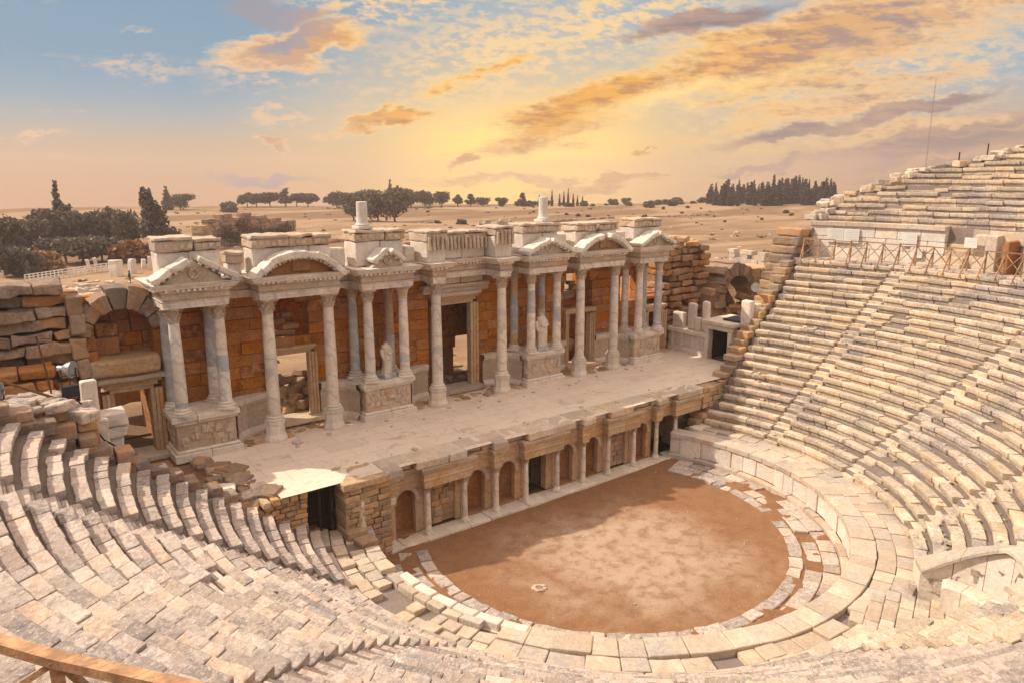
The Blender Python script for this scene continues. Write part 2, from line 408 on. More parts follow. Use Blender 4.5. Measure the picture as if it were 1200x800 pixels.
def world():
    w = bpy.data.worlds.new('World'); sc.world = w; w.use_nodes = True; nt = w.node_tree; nt.nodes.clear(); g = G(nt)
    gen = g.n('ShaderNodeTexCoord').outputs['Generated']
    sep = g.n('ShaderNodeSeparateXYZ'); g.l(gen, sep.inputs[0]); X, Y, Z = sep.outputs
    def axis(deg):
        d = g.n('ShaderNodeVectorMath', operation='DOT_PRODUCT'); g.l(gen, d.inputs[0]); d.inputs[1].default_value = (math.cos(R(deg)), math.sin(R(deg)), 0)
        return d.outputs['Value']
    fwd = axis(HEAD); rgt = axis(HEAD-90)
    gs = g.n('ShaderNodeVectorMath', operation='DOT_PRODUCT'); g.l(gen, gs.inputs[0])
    gd = Vector((math.cos(R(HEAD-2)), math.sin(R(HEAD-2)), .035)).normalized(); gs.inputs[1].default_value = gd
    ang = g.math('ARCCOSINE', g.math('MINIMUM', gs.outputs['Value'], 1.))
    fw = g.math('MAXIMUM', fwd, .05); front = g.ss(fwd, .08, .3)
    ps = g.math('DIVIDE', rgt, fw); pe = g.math('DIVIDE', Z, fw)
    P0 = g.n('ShaderNodeCombineXYZ'); g.l(ps, P0.inputs[0]); g.l(pe, P0.inputs[1]); P0 = P0.outputs[0]
    def dirp(px, py):
        c, s = math.cos(R(12.481)), math.sin(R(12.481)); y = -(py-400)/855.9; f_ = c+s*y
        return ((px-600)/855.9/f_, (-s+c*y)/f_)
    # clear air: pale gold low down, grey blue above, bluer to the left
    base = g.mix(g.ss(Z, -.03, .07), (.72, .42, .24), (.60, .47, .34))
    base = g.mix(g.ss(Z, .03, .12), base, (.40, .485, .53))
    base = g.mix(g.math('MULTIPLY', g.ss(ps, .12, -.40), g.ss(Z, .02, .15)), base, (.235, .365, .475))
    base = g.mix(g.math('MULTIPLY', g.ss(ps, .25, .65), g.ss(Z, .13, .01, 0, .8)), base, (.62, .36, .22))
    gx, gy = dirp(612, 204)
    dxx = g.math('MULTIPLY', g.math('SUBTRACT', ps, gx), .62); dyy = g.math('MULTIPLY', g.math('SUBTRACT', pe, gy), 1.25)
    ag = g.math('ADD', g.math('SQRT', g.math('ADD', g.math('MULTIPLY', dxx, dxx), g.math('MULTIPLY', dyy, dyy))), g.ss(fwd, .4, .0, 0, 1))
    base = g.mix(g.ss(ag, .30, .04, 0, .92), base, (1.05, .73, .33))
    base = g.mix(g.ss(ag, .15, .01, 0, 1.), base, (1.9, 1.25, .36))
    # drift that frays every edge; everything is drawn out along one wind direction
    WR = R(-24)
    def tx(sc, sx, sy, off, det=6, ro=.6, src=None, rot=WR, dist=0.): return g.noise(g.vmap(src or P0, (sx, sy, 1), (0, 0, rot), (off, off*.7, 0)), sc, det, ro, dist)
    t = g.n('ShaderNodeTexNoise'); g.l(g.vmap(P0, (.8, 1.8, 1), (0, 0, WR), (3, 3, 0)), t.inputs['Vector']); t.inputs['Scale'].default_value = 9; t.inputs['Detail'].default_value = 7; t.inputs['Roughness'].default_value = .62
    m = g.n('ShaderNodeVectorMath', operation='SUBTRACT'); g.l(t.outputs['Color'], m.inputs[0]); m.inputs[1].default_value = (.5, .5, .5)
    k = g.n('ShaderNodeVectorMath', operation='SCALE'); g.l(m.outputs[0], k.inputs[0]); k.inputs['Scale'].default_value = .10
    ad = g.n('ShaderNodeVectorMath', operation='ADD'); g.l(P0, ad.inputs[0]); g.l(k.outputs[0], ad.inputs[1]); P1 = ad.outputs[0]
    spx = g.n('ShaderNodeSeparateXYZ'); g.l(P1, spx.inputs[0]); qs, qe = spx.outputs[0], spx.outputs[1]
    def stroke(x0, y0, x1, y1, hw, soft=.25, wgt=1.):
        (a0, b0), (a1, b1) = dirp(x0, y0), dirp(x1, y1); L = math.hypot(a1-a0, b1-b0); th = math.atan2(b1-b0, a1-a0); cx, cy = (a0+a1)/2, (b0+b1)/2; c, s = math.cos(th), math.sin(th)
        dx = g.math('SUBTRACT', qs, cx); dy = g.math('SUBTRACT', qe, cy)
        u = g.math('ADD', g.math('MULTIPLY', dx, c/(L*.6)), g.math('MULTIPLY', dy, s/(L*.6))); w = hw/855.9
        v2 = g.math('SUBTRACT', g.math('MULTIPLY', dy, c/w), g.math('MULTIPLY', dx, s/w))
        d = g.math('SQRT', g.math('ADD', g.math('MULTIPLY', u, u), g.math('MULTIPLY', v2, v2)))
        return g.ss(d, 1.2, soft, 0, wgt)
    def union(lst):
        o = lst[0]
        for x in lst[1:]: o = g.math('MAXIMUM', o, x)
        return o
    A = lambda x, y: g.math('ADD', x, y)
    Mu = lambda x, y: g.math('MULTIPLY', x, y)
    streak = tx(13, .55, 3.2, 2., 8, .66); puf = tx(60, .9, 1.9, 5., 4, .58); rows = tx(26, .7, 3.0, 12., 6, .6); patch = tx(7, .8, 2.2, 9., 5, .6)
    # altocumulus flecks: lines of cream puffs over blue, upper middle and upper right
    reg = union([stroke(400, 140, 780, 0, 95, .0), stroke(560, 60, 900, -30, 70, .1), stroke(740, 150, 1240, 40, 95, .0), stroke(330, 20, 560, -20, 45, .3), stroke(240, 95, 420, 70, 26, .2, .8), stroke(90, 78, 240, 88, 13, .3, .60), stroke(140, 42, 175, 42, 6, .3, .6), stroke(0, 152, 75, 152, 8, .4, .85), stroke(290, 135, 370, 130, 12, .4, .85)])
    fl = Mu(reg, g.ss(A(A(Mu(puf, .42), Mu(rows, .38)), Mu(patch, .20)), .445, .555))
    sky = g.mix(Mu(fl, Mu(front, .95)), base, g.mix(g.ss(ps, -.4, .0), (.90, .63, .41), (1.08, .76, .40)))
    # the broad golden band from the glow to the upper right, and orange bars
    gold = union([stroke(530, 185, 850, 72, 42, .0), stroke(680, 122, 1260, -30, 60, .0), stroke(385, 158, 525, 138, 15, .2), stroke(300, 155, 350, 172, 8, .3, .9), stroke(520, 197, 560, 190, 7, .3, .85), stroke(735, 180, 772, 174, 4, .4), stroke(690, 212, 810, 206, 6, .4, .9),
                  stroke(250, 78, 430, 38, 24, .1, 1.), stroke(480, 125, 640, 62, 12, .2, .62), stroke(800, 150, 1190, 70, 34, .1, .62), stroke(860, 190, 1210, 130, 22, .1, .6), stroke(480, 215, 900, 218, 9, .1, .7)])
    body = A(gold, Mu(g.math('SUBTRACT', streak, .5), 1.7))
    gm = g.ss(body, .14, .60)
    edge = g.ss(A(body, Mu(g.math('SUBTRACT', puf, .5), .9)), .36, .92)
    gc = g.mix(edge, (1.12, .74, .31), g.mix(g.ss(rows, .40, .58), (.64, .29, .09), (1.0, .51, .13)))
    gc = g.mix(g.ss(ps, .10, .55), gc, g.mix(edge, (1.0, .66, .36), g.mix(g.ss(rows, .42, .58), (.42, .30, .26), (.80, .47, .25))))
    gc = g.mix(g.ss(ps, -.12, -.3), gc, g.mix(edge, (.98, .66, .38), (.66, .40, .25)))
    sky = g.mix(Mu(gm, Mu(front, 1.)), sky, gc)
    # mauve shade in the upper left cloud, dark drawn out bars low on the right
    dark = union([stroke(255, 12, 400, 22, 26, .0), stroke(290, 70, 420, 22, 10, .3, .7), stroke(835, 171, 1040, 138, 13, .1), stroke(940, 155, 1190, 98, 12, .1), stroke(920, 200, 1260, 152, 21, .0), stroke(840, 208, 940, 196, 7, .2), stroke(220, 211, 385, 216, 10, .1, .85), stroke(700, 50, 960, -5, 16, .1, .8), stroke(980, 215, 1230, 195, 12, .2, .8), stroke(1000, 175, 1240, 130, 10, .2, .7)])
    dm = g.ss(A(dark, Mu(g.math('SUBTRACT', A(Mu(streak, .6), Mu(rows, .4)), .5), 1.25)), .14, .75)
    sky = g.mix(Mu(dm, Mu(front, .95)), sky, g.mix(g.ss(ps, -.30, -.22), (.34, .32, .36), g.mix(g.ss(ps, -.18, .1), (.60, .37, .24), g.mix(g.ss(streak, .4, .62), (.27, .195, .20), (.55, .35, .26)))))
    hot = union([stroke(600, 168, 1000, 62, 12, .0, .7), stroke(540, 206, 720, 190, 30, .1, .6)])
    sky = g.mix(Mu(Mu(hot, front), g.ss(streak, .35, .6, .5, 1.)), sky, (1.3, .95, .42))
    hs = g.n('ShaderNodeHueSaturation'); g.l(sky, hs.inputs['Color']); hs.inputs['Saturation'].default_value = 1.12; hs.inputs['Value'].default_value = .97; sky = hs.outputs[0]
    # unseen bright sky overhead, added to raise the fill light
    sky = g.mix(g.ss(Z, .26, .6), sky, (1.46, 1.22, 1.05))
    ns = g.n('ShaderNodeTexSky', sky_type='NISHITA'); ns.sun_disc = False
    ns.sun_elevation = math.asin(S.z); ns.sun_rotation = math.atan2(S.x, S.y)
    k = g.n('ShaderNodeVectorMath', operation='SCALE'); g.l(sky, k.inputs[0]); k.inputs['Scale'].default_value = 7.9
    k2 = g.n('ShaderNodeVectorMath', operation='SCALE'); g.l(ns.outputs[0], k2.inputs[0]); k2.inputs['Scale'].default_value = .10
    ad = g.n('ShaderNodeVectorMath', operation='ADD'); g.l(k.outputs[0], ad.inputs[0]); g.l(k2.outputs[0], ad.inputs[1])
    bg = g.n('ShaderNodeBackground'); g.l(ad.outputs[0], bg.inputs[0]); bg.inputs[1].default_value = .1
    o = g.n('ShaderNodeOutputWorld'); g.l(bg.outputs[0], o.inputs[0])
    w.cycles.sampling_method = 'MANUAL'; w.cycles.sample_map_resolution = 512
world()

# ------------------------------------------------------------------ ground
def sstep(a, b, x):
    t = min(1, max(0, (x-a)/(b-a))); return t*t*(3-2*t)
def land(x, y):
    rr = math.hypot(x, y-YC)
    d = math.hypot(x-CAM.x, y-CAM.y)
    z = 1.6 + 1.9*sstep(45, 8, y)*sstep(70, 25, abs(x))
    z += .8*(mn.noise(Vector((x*.02, y*.02, 3)))) + .25*mn.noise(Vector((x*.12, y*.12, 7)))*sstep(9, 16, y)
    bear = math.degrees(math.atan2(y-CAM.y, x-CAM.x))
    z += 2.2*sstep(120, 330, d)*sstep(50, 30, bear) + 1.4*sstep(170, 330, d)
    z -= 90*sstep(340, 900, d)**1.2*1.0 + 0*d
    z += 10.5*sstep(4, -22, y)*sstep(75, 30, d-30)
    return z
def inside(x, y):
    return (y < 9.2 and y > -4.2 and abs(x) < 25) or (math.hypot(x, y-YC) < 31 and y < 9)
def ground():
    def lines(lo, hi, step):
        fine = list(np.arange(lo, hi+.01, step)); a = []; s = step; p = hi
        while p < 860: s *= 1.16; p += s; a.append(p)
        b = []; s = step; p = lo
        while p > -860: s *= 1.16; p -= s; b.append(p)
        return b[::-1]+fine+a
    xs = lines(-34, 46, .9); ys = lines(-34, 40, .9)
    vs = []
    for y in ys:
        for x in xs:
            vs.append((x, y, -1.5 if inside(x, y) else land(x, y)))
    nx = len(xs); fs = [(j*nx+i, j*nx+i+1, (j+1)*nx+i+1, (j+1)*nx+i) for j in range(len(ys)-1) for i in range(nx-1)]
    mb = MB(); mb.add(vs, fs, .5); o = mb.build('ground', M['field'], smooth=True); struct(o)
ground()
def at(px, d, dz=0.):
    """a point on the land d metres from the camera on the bearing of photo column px"""
    b = R(HEAD) - math.atan2(px-600, 855.9*math.cos(R(12.5)) + 180*math.sin(R(12.5)))
    x, y = CAM.x+d*math.cos(b), CAM.y+d*math.sin(b)
    return Vector((x, y, land(x, y)+dz))
# a far range, bluish
mb = MB(); pts = []
for i in range(60):
    b = R(HEAD + 34 + 44*(i/59-.30)); d = 1050
    pts.append((CAM.x+d*math.cos(b), CAM.y+d*math.sin(b), -33+13*sstep(0, 12, i)*sstep(59, 20, i)+4*mn.noise(Vector((i*.21, 0, 5)))))
vs = [(x, y, -93) for x, y, z in pts]+pts+[(x*1.1, y*1.1, z-20) for x, y, z in pts]; n = len(pts)
mb.add(vs, [(i, i+1, n+i+1, n+i) for i in range(n-1)]+[(n+i, n+i+1, 2*n+i+1, 2*n+i) for i in range(n-1)], .5)
struct(mb.build('mountain', M['mount'], smooth=True))

# orchestra floor
mb = MB(); vs = []; fs = []; nr, na = 64, 220
for j in range(nr+1):
    for i in range(na):
        r = 9.75*j/nr; a = 360*i/na; p = pol(a, r); p.y = min(p.y, 1.2)
        vs.append((p.x, p.y, .03*mn.noise(Vector((p.x*.6, p.y*.6, 0)))+.012*mn.noise(Vector((p.x*3, p.y*3, 4)))+sstep(6.9, 7.9, r)*(.075+.10*mn.noise(Vector((p.x*.9, p.y*.9, 9)))+.05*mn.noise(Vector((p.x*2.6, p.y*2.6, 2))))))
for j in range(nr):
    for i in range(na): fs.append((j*na+i, (j+1)*na+i, (j+1)*na+(i+1) % na, j*na+(i+1) % na))
mb.add(vs, fs, .5); struct(mb.build('orchestra_floor', M['dirt'], smooth=True))

# ------------------------------------------------------------------ cavea
ROW_H, ROW_D, R_ROW, Z_WALK = .376, .53, 11.1, 1.40
NR = 22
STAIRS = [-1.4, -25.6, -52., -77.5, -103., -127.5, -151., -179.3]
def stair(i, r): return STAIRS[i] if i != 6 else -153.0+.42*(r-12.1)
def end_right(r): y = -.55+.17*(r-11); return math.degrees(math.asin((y-YC)/r))
def end_left(r): y = .30; return -180-math.degrees(math.asin((y-YC)/r))
EX_C = pol(-84.2, 12.85); EX_R = 2.1
def seat_prof(rk, zk, d=ROW_D, h=ROW_H, ch=.115):
    b = d-ch
    return [(rk+b+.03, zk-h-.06), (rk+.13, zk-h-.06), (rk+.10, zk-.225), (rk+.018, zk-.195), (rk+.002, zk-.10), (rk, zk-.012), (rk+.012, zk), (rk+b-.015, zk), (rk+b, zk-.02)]
def seat_row(mb, a0, a1, rk, zk, bl=1.15, amp=.014, rag0=0., rag1=0., worn=.02, drop=.012, near=False, skip=None):
    cuts = split(a0+rag0, a1-rag1, math.degrees(bl/rk), .42)
    for i in range(len(cuts)-1):
        am = (cuts[i]+cuts[i+1])/2
        if skip and skip(am, rk): continue
        g = math.degrees(rng.uniform(.004, .02)/rk)
        dz = -abs(rng.gauss(0, worn)); dr = rng.gauss(0, worn*.8)
        if rng.random() < drop: dz -= rng.uniform(.12, .26); dr += rng.uniform(.02, .1)
        arcblock(mb, cuts[i]+g, cuts[i+1]-g, seat_prof(rk, zk, ch=.115 if not near else .15), amp=amp, freq=3.4 if near else 3.0, seg=.28 if near else .5, inset=.010, dz=dz, dr=dr, tilt=rng.gauss(0, worn*.7))
def in_exedra(a, r, k=0):
    p = pol(a, r+.25); return (p-EX_C).length < (EX_R+.35 if p.x > EX_C.x-.7 else EX_R-.3)
WLAB = ['right end strip of stone seating beside the stage, above the orchestra wall',
        'bright stone seating wedge sloping up between the two right hand stairways',
        'stone seating wedge on the right, below the long timber fence, past the second stairway',
        'seating wedge in the lower right, just right of the curved stone exedra',
        'seating wedge holding the curved stone exedra in its lowest rows',
        'seating wedge along the bottom edge, in front of the dirt orchestra circle',
        'foreground seating wedge below the camera, left of the zigzag row ends',
        'broad weathered grey seating wedge filling the lower left',
        'short left end strip of worn seat rows below the floodlight and the leftmost doorway']
bounds = [None] + STAIRS + [None]
for w in range(9):
    t = thing('seating_wedge', WLAB[w], 'stone seating', group='lower seating wedges of the theatre')
    mat = M['seat'] if w < 5 else M['seat_old']
    for k in range(1, NR+1):
        rk = R_ROW + ROW_D*k; zk = Z_WALK + ROW_H*k; hw = math.degrees(.40/rk)
        hi = end_right(rk) if w == 0 else stair(w-1, rk)-hw
        lo = end_left(rk) if w == 8 else stair(w, rk)+hw
        mb = MB(); near = w in (6, 7, 8) or (w == 5)
        seat_row(mb, lo, hi, rk, zk, bl=1.0 if w < 5 else .8 if w == 5 else .68 if w < 8 else .72, amp=.022 if w < 6 else .026, near=near, worn=.028 if w < 5 else .016, drop=.02,
                 rag0=math.degrees(rng.uniform(0, .5)/rk) if w == 8 else 0, rag1=math.degrees(rng.uniform(0, .5)/rk) if w == 0 else 0,
                 skip=(lambda a, r: in_exedra(a, r)) if w in (3, 4) and k < 9 else None)
        if mb.v: mb.build('seat_row', mat, t)
SLAB = ['first stone stairway from the right end, climbing to the timber fence', 'second stairway from the right, climbing across the bright seating',
        'third stairway from the right, right of the curved exedra', 'stone stairway beside the curved stone exedra', 'stairway rising from the bottom right of the orchestra circle',
        'stairway directly below the camera at the bottom of the seating', 'near stairway whose row ends make a zigzag line in the lower left', 'left stairway crossing the worn rows below the stage edge']
for i, a in enumerate(STAIRS):
    mb = MB()
    for k in range(1, NR+1):
        rk = R_ROW + ROW_D*k; zk = Z_WALK + ROW_H*k; hw = math.degrees(.39/rk); a = stair(i, rk)
        if i in (3,) and k < 9 and in_exedra(a, rk): continue
        for q, (ra, rb, z) in enumerate(((rk+.02, rk+ROW_D*.5, zk-ROW_H*.5-.06), (rk+ROW_D*.5, rk+ROW_D+.03, zk-.05))):
            arcblock(mb, a-hw, a+hw, [(rb+.05, z-.34), (ra, z-.34), (ra, z-.02), (ra+.02, z), (rb+.05, z)], amp=.02, dz=rng.uniform(-.03, .01), tilt=rng.uniform(-.03, .03))
    tag(mb.build('stairway', M['seat'] if i < 5 else M['seat_old']), SLAB[i], 'stairway', 'stairways dividing the seating')
# earth body under the seats
mb = MB(); na = 150; prof = [(9.9, -1.4), (9.9, 1.15), (11.5, 1.2)]
for k in range(1, NR+1): prof += [(R_ROW+ROW_D*k+.115, Z_WALK+ROW_H*(k-1)-.085), (R_ROW+ROW_D*k+.2, Z_WALK+ROW_H*k-.09)]
prof += [(23.4, 9.55), (24.7, 9.55), (24.8, 9.55), (25.2, 9.55)]
def surf(mb, prof, afn0, afn1, na, cut=False):
    vs = []; fs = []
    for r, z in prof:
        for i in range(na+1):
            a = afn0(r)+(afn1(r)-afn0(r))*i/na; p = pol(a, r, z-sag(a, r)); vs.append(p)
    m = na+1
    for j in range(len(prof)-1):
        for i in range(na):
            cx = (vs[j*m+i]+vs[(j+1)*m+i+1])/2
            if cut and (Vector((cx.x, cx.y, 0))-Vector((EX_C.x, EX_C.y, 0))).length < EX_R-.05: continue
            fs.append((j*m+i, j*m+i+1, (j+1)*m+i+1, (j+1)*m+i))
    mb.add(vs, fs, .5)
surf(mb, prof, lambda r: end_left(max(r, 11))+.3, lambda r: end_right(max(r, 11))-.3, 420, True)
# terrace behind the walkway on the camera's side, where the upper seats are lost
surf(mb, [(25.2, 9.55), (25.4, 10.2), (27.5, 11.9), (30.5, 12.6), (34, 13)], lambda r: -203, lambda r: -84, 60)
struct(mb.build('hillside', M['trough']))

# orchestra wall with its walkway
t = thing('orchestra_wall', 'low curved wall of pale marble slabs around the dirt orchestra', 'wall')
mb = MB(); a0, a1 = end_left(11)+1, 24.
arc_wall(mb, a0, a1, 9.66, 10.0, .28, 1.18, .9, .85, amp=.012, gap=.02, face=.03); mb.build('wall_slabs', M['bright'], t)
mb = MB(); flat_ring(mb, a0, a1, 9.36, 9.68, -.1, .28, 1.0, var=.03, amp=.03); mb.build('base_step', M['slab'], t)
mb = MB(); flat_ring(mb, -152, a1, 9.58, 10.45, 1.17, 1.41, 1.0, var=.03, amp=.035); flat_ring(mb, a0, -152, 9.62, 10.2, 1.17, 1.39, .62, var=.05, amp=.05, gap=.03, drop=.14); mb.build('coping', M['slab'], t)
mb = MB(); flat_ring(mb, -152, end_right(11), 10.47, 11.1, 1.12, 1.36, .8, var=.035, amp=.03, drop=.05); flat_ring(mb, -152, end_right(11), 11.1, 11.8, 1.12, 1.39, .85, var=.035, amp=.03, drop=.07); flat_ring(mb, end_left(11), -152, 10.22, 10.75, 1.1, 1.33, .55, var=.06, amp=.06, drop=.28, gap=.04); flat_ring(mb, end_left(11), -152, 10.8, 11.3, 1.1, 1.37, .6, var=.06, amp=.05, drop=.2, gap=.04); flat_ring(mb, end_left(11), -152, 11.32, 11.85, 1.1, 1.42, .7, var=.04, amp=.04, drop=.1)
mb.build('walkway_slabs', M['slab'], t)
mb = MB()
ka0, ka1 = -203, 20
flat_ring(mb, ka0, ka1, 7.50, 8.02, -.2, .13, .75, amp=.06, var=.04, gap=.04, drop=.04)
kb = mb.build('orchestra_kerb', M['seat_old']); tag(kb, 'ring of pale kerb stones edging the dirt orchestra', 'kerb')
mb = MB()
for r0, r1, z in ((8.10, 8.72, .10), (8.72, 9.36, .12)):
    flat_ring(mb, -178, ka1, r0, r1, -.2, z, .85, amp=.035, var=.035, gap=.04, drop=.16); flat_ring(mb, ka0, -178, r0, r1, -.2, z, .8, amp=.05, var=.05, gap=.05, drop=.4)
struct(mb.build('orchestra_pavement', M['seat_old']))

# exedra
t = thing('exedra', 'curved stone exedra with a high back set into the lowest rows', 'exedra', (EX_C.x, EX_C.y, 0))
E0 = EX_C
def ztop(a, r=EX_R, add=.32):
    q = Vector((E0.x+r*math.cos(R(a)), E0.y+r*math.sin(R(a))-YC, 0)).length
    return min(3.95, max(1.75, Z_WALK+ROW_H/ROW_D*(q-11.1)+add))
def ex_arc(mb, r0, r1, z0, z1, a0, a1, n=14, flare=0., z1b=None):
    vs = []; fs = []
    for i in range(n+1):
        ad = a0+(a1-a0)*i/n; a = R(ad); zt = z1(ad) if callable(z1) else z1; zb = z0(ad) if callable(z0) else z0
        for r, z in ((r0, zb), (r0-flare, zt-.05), (r0-flare+.04, zt), (r1, zt), (r1, zb)): vs.append((r*math.cos(a), r*math.sin(a), z))
    for i in range(n):
        for j in range(5): fs.append((i*5+(j+1) % 5, i*5+j, (i+1)*5+j, (i+1)*5+(j+1) % 5))
    fs += [(0, 1, 2, 3, 4), tuple(n*5+j for j in (4, 3, 2, 1, 0))]
    mb.add(vs, fs)
mb = MB()
for i in range(6): ex_arc(mb, EX_R-.1, EX_R+.5, 1.0, ztop, -112+25*i+.3, -112+25*(i+1)-.3, 6, -.06)
mb.build('high_back', M['bright'], t)
mb = MB()
for i in range(5): ex_arc(mb, EX_R-.2, EX_R+.62, lambda a: ztop(a)+.004, lambda a: ztop(a)+.16, -113+30.2*i, -113+30.2*(i+1)-.4, 7)
mb.build('coping', M['slab'], t)
mb = MB()
for i in range(6): ex_arc(mb, EX_R-.68, EX_R-.1, 1.2, lambda a: min(2.3, ztop(a)-.5), -112+22*i+.3, -112+22*(i+1)-.3, 5)
mb.build('bench', M['bright'], t)
mb = MB()
for ix in range(-4, 5):
    for iy in range(-6, 7):
        x, y = ix*.62+.31*(iy % 2), iy*.42
        if math.hypot(x, y) > EX_R+.1: continue
        q = Matrix.Rotation(.35, 4, 'Z'); mb.stone(x-.30, x+.30, y-.20, y+.20, .9, 1.44+rng.uniform(-.02, .02), .03, .02, 2, None, q)
mb.build('floor_slab', M['slab'], t)

# walkway between lower and upper seats
mb = MB()
for q, (r0, r1) in enumerate(((23.30, 23.70), (23.82, 24.20), (24.33, 24.72), (24.84, 25.3))):
    flat_ring(mb, -204, -100, r0, r1, 9.3, 9.70+.07*q, .50, amp=.035, var=.04, gap=.035); flat_ring(mb, -99.8, 15, r0-.06, r1+.06, 9.3, 9.72, .82, amp=.03, var=.04, gap=.02)
struct(mb.build('walkway', M['seat_old']))

# upper wall and seats on the right
def aup(r):
    P = [(25, 14.), (27, 13.4), (28, 10.2), (29, 7.), (30, 4.), (31, -2.6), (31.6, -5), (32.2, -6.2), (33.6, -7.5)]
    for (r0, a0), (r1, a1) in zip(P, P[1:]):
        if r <= r1: return a0+(a1-a0)*max(0, (r-r0))/(r1-r0)
    return P[-1][1]
t = thing('upper_wall', 'tall pale wall of large slabs standing behind the long timber fence', 'wall')
mb = MB(); arc_wall(mb, -4.6, 13.9, 25.05, 25.5, 9.7, 11.78, .68, 1.35, gap=.025, face=.03); mb.build('wall_blocks', M['bright'], t)
mb = MB(); flat_ring(mb, -4.6, 14.1, 24.9, 25.6, 11.76, 12.02, 1.9, var=.02); mb.build('coping', M['slab'], t)
t = thing('broken_upper_wall', 'broken stretch of upper wall with jutting orange blocks, at the right edge', 'wall')
mb = MB(); arc_wall(mb, -75, -7.6, 25.25, 25.8, 9.7, 11.9, .72, 1.5, gap=.03, face=.14, amp=.04); mb.build('wall_blocks', M['slab'], t)
mb = MB()
for a, r in ((-9.2, 24.9), (-10.7, 24.8), (-15.5, 24.7)):
    arcblock(mb, a-.7, a+.7, [(r+.9, 9.7), (r, 9.7), (r, 11.6), (r+.05, 11.66), (r+.9, 11.7)], amp=.05)
mb.build('pier', M['slab'], t); mb = MB(); arcblock(mb, -13.6, -12.9, [(25.4, 9.7), (24.3, 9.7), (24.3, 11.4), (25.4, 11.5)], amp=.08); mb.build('pier', M['ochre'], t)
mb = MB()
for i in range(6):
    z = 9.95+.36*i; r = 24.5+.28*i
    arcblock(mb, -7.5, -4.7, [(26.3, 9.4), (r, 9.4), (r, z-.02), (r+.02, z), (26.3, z)], amp=.02)
tag(mb.build('stairway', M['slab']), 'steep short stair of blocks breaking through the upper wall', 'stairway')
ULAB = ['ruined upper seating crumbling down to the left against the sky', 'upper seating wedge rising at the top right corner', 'upper seating wedge at the right edge, above the broken wall']
for w, (b0, b1) in enumerate(((-6.6, None), (-30, -6.62), (-56, -31))):
    t = thing('upper_seating_wedge', ULAB[w], 'stone seating', group='upper seating wedges of the theatre')
    for j in range(0, 16):
        rk = 25.5+ROW_D*j; zk = 12.0+ROW_H*(j+1)
        hi = aup(rk) + rng.uniform(-.9, .5) if b1 is None else min(b1, aup(rk)+rng.uniform(-.5, .5)); 
        if hi - b0 < 1.5: continue
        mb = MB(); seat_row(mb, b0, hi, rk, zk, bl=1.3, amp=.03, worn=.035, drop=.05)
        if mb.v: mb.build('seat_row', M['seat'], t)
mb = MB(); prof = [(25.3, 9.6), (25.45, 11.9)]
for j in range(16): prof += [(25.5+ROW_D*j+.115, 12+ROW_H*j-.075), (25.5+ROW_D*j+.2, 12+ROW_H*(j+1)-.085)]
prof += [(34.5, 17.3), (37, 12)]
surf(mb, prof, lambda r: -80, lambda r: aup(r)-.3, 60)
# ragged broken end: fill under the crumbling edge
vs = []; fs = []
P = []
for r in np.arange(25.3, 34.6, .35):
    z = 12+ROW_H*max(0, (r-25.5)/ROW_D+.4); P.append(pol(aup(r)-.3, r, min(z, 17.4)))
n = len(P); vs = P+[(p.x, p.y+.6, 8.0) for p in P]
mb.add(vs, [(i, i+1, n+i+1, n+i) for i in range(n-1)], .5)
struct(mb.build('upper_hillside', M['trough']))
mb = MB()
for i in range(46):
    r = rng.uniform(25.6, 33.); a = aup(r)+rng.uniform(-2.2, .4); z = 12+ROW_H*((r-25.5)/ROW_D+.3)
    p = pol(a, r, z); q = Matrix.Translation(p) @ Matrix.Rotation(rng.uniform(0, 3), 4, 'Z') @ Matrix.Rotation(rng.uniform(-.3, .3), 4, 'X')
    s = rng.uniform(.22, .55); mb.stone(-s, s, -s*.6, s*.6, -s*.35, s*.4, .06, .06, 2.5, None, q)
rb = mb.build('rubble', M['seat']); tag(rb, 'loose rubble along the crumbling edge of the upper seating', 'rubble', kind='stuff')
# ------------------------------------------------------------------ stage
ZS = 3.5; ZP = 5.37; ZA = 9.74; ZC = 10.70
mb = MB()
vs = []; fs = []; X0, X1, Y0, Y1 = -13.7, 17.0, -.30, 7.5; nx, ny = 92, 24
for j in range(ny+1):
    for i in range(nx+1):
        x = X0+(X1-X0)*i/nx; y = Y0+(Y1-Y0)*j/ny
        vs.append((x, y, ZS+.02*mn.noise(Vector((x*.5, y*.5, 0)))))
for j in range(ny):
    for i in range(nx):
        xm = X0+(X1-X0)*(i+.5)/nx; ym = Y0+(Y1-Y0)*(j+.5)/ny
        if ym < .5 and (xm < -12.3 or xm > 11.4): continue
        if xm > 14.4+ym*1.0: continue
        if xm < -12.3 - max(0, ym-.5)*.5: continue
        fs.append((j*(nx+1)+i, j*(nx+1)+i+1, (j+1)*(nx+1)+i+1, (j+1)*(nx+1)+i))
mb.add(vs, fs, .5); struct(mb.build('stage_floor', M['paving'], smooth=True))
mb = MB(); mb.box(-19, -11.0, 3.0, 7.5, .5, 3.38); mb.box(11.6, 19.0, 1.2, 7.5, .5, 3.42); mb.box(-19, 19, 7.5, 12.2, .5, 3.40); mb.box(-11.0, 11.6, 1.45, 7.5, .5, 3.38)
struct(mb.build('stage_foundation', M['earth']))
mb = MB()   # strip of broken stone left between the stage paving and the facade
for i in range(230):
    x = rng.uniform(-13.5, 14.3); y = rng.uniform(5.75, 7.2)
    if any(a-.25 < abs(x) < b+.25 for a, b in ((3.45, 6.25), (11.84, 14.57))): continue
    s = rng.uniform(.08, .3); q = Matrix.Translation((x, y, 3.5)) @ Matrix.Rotation(rng.uniform(0, 3), 4, 'Z')
    mb.stone(-s, s, -s*.8, s*.8, -.05, rng.uniform(.02, .10), .04, .03, 3, None, q)
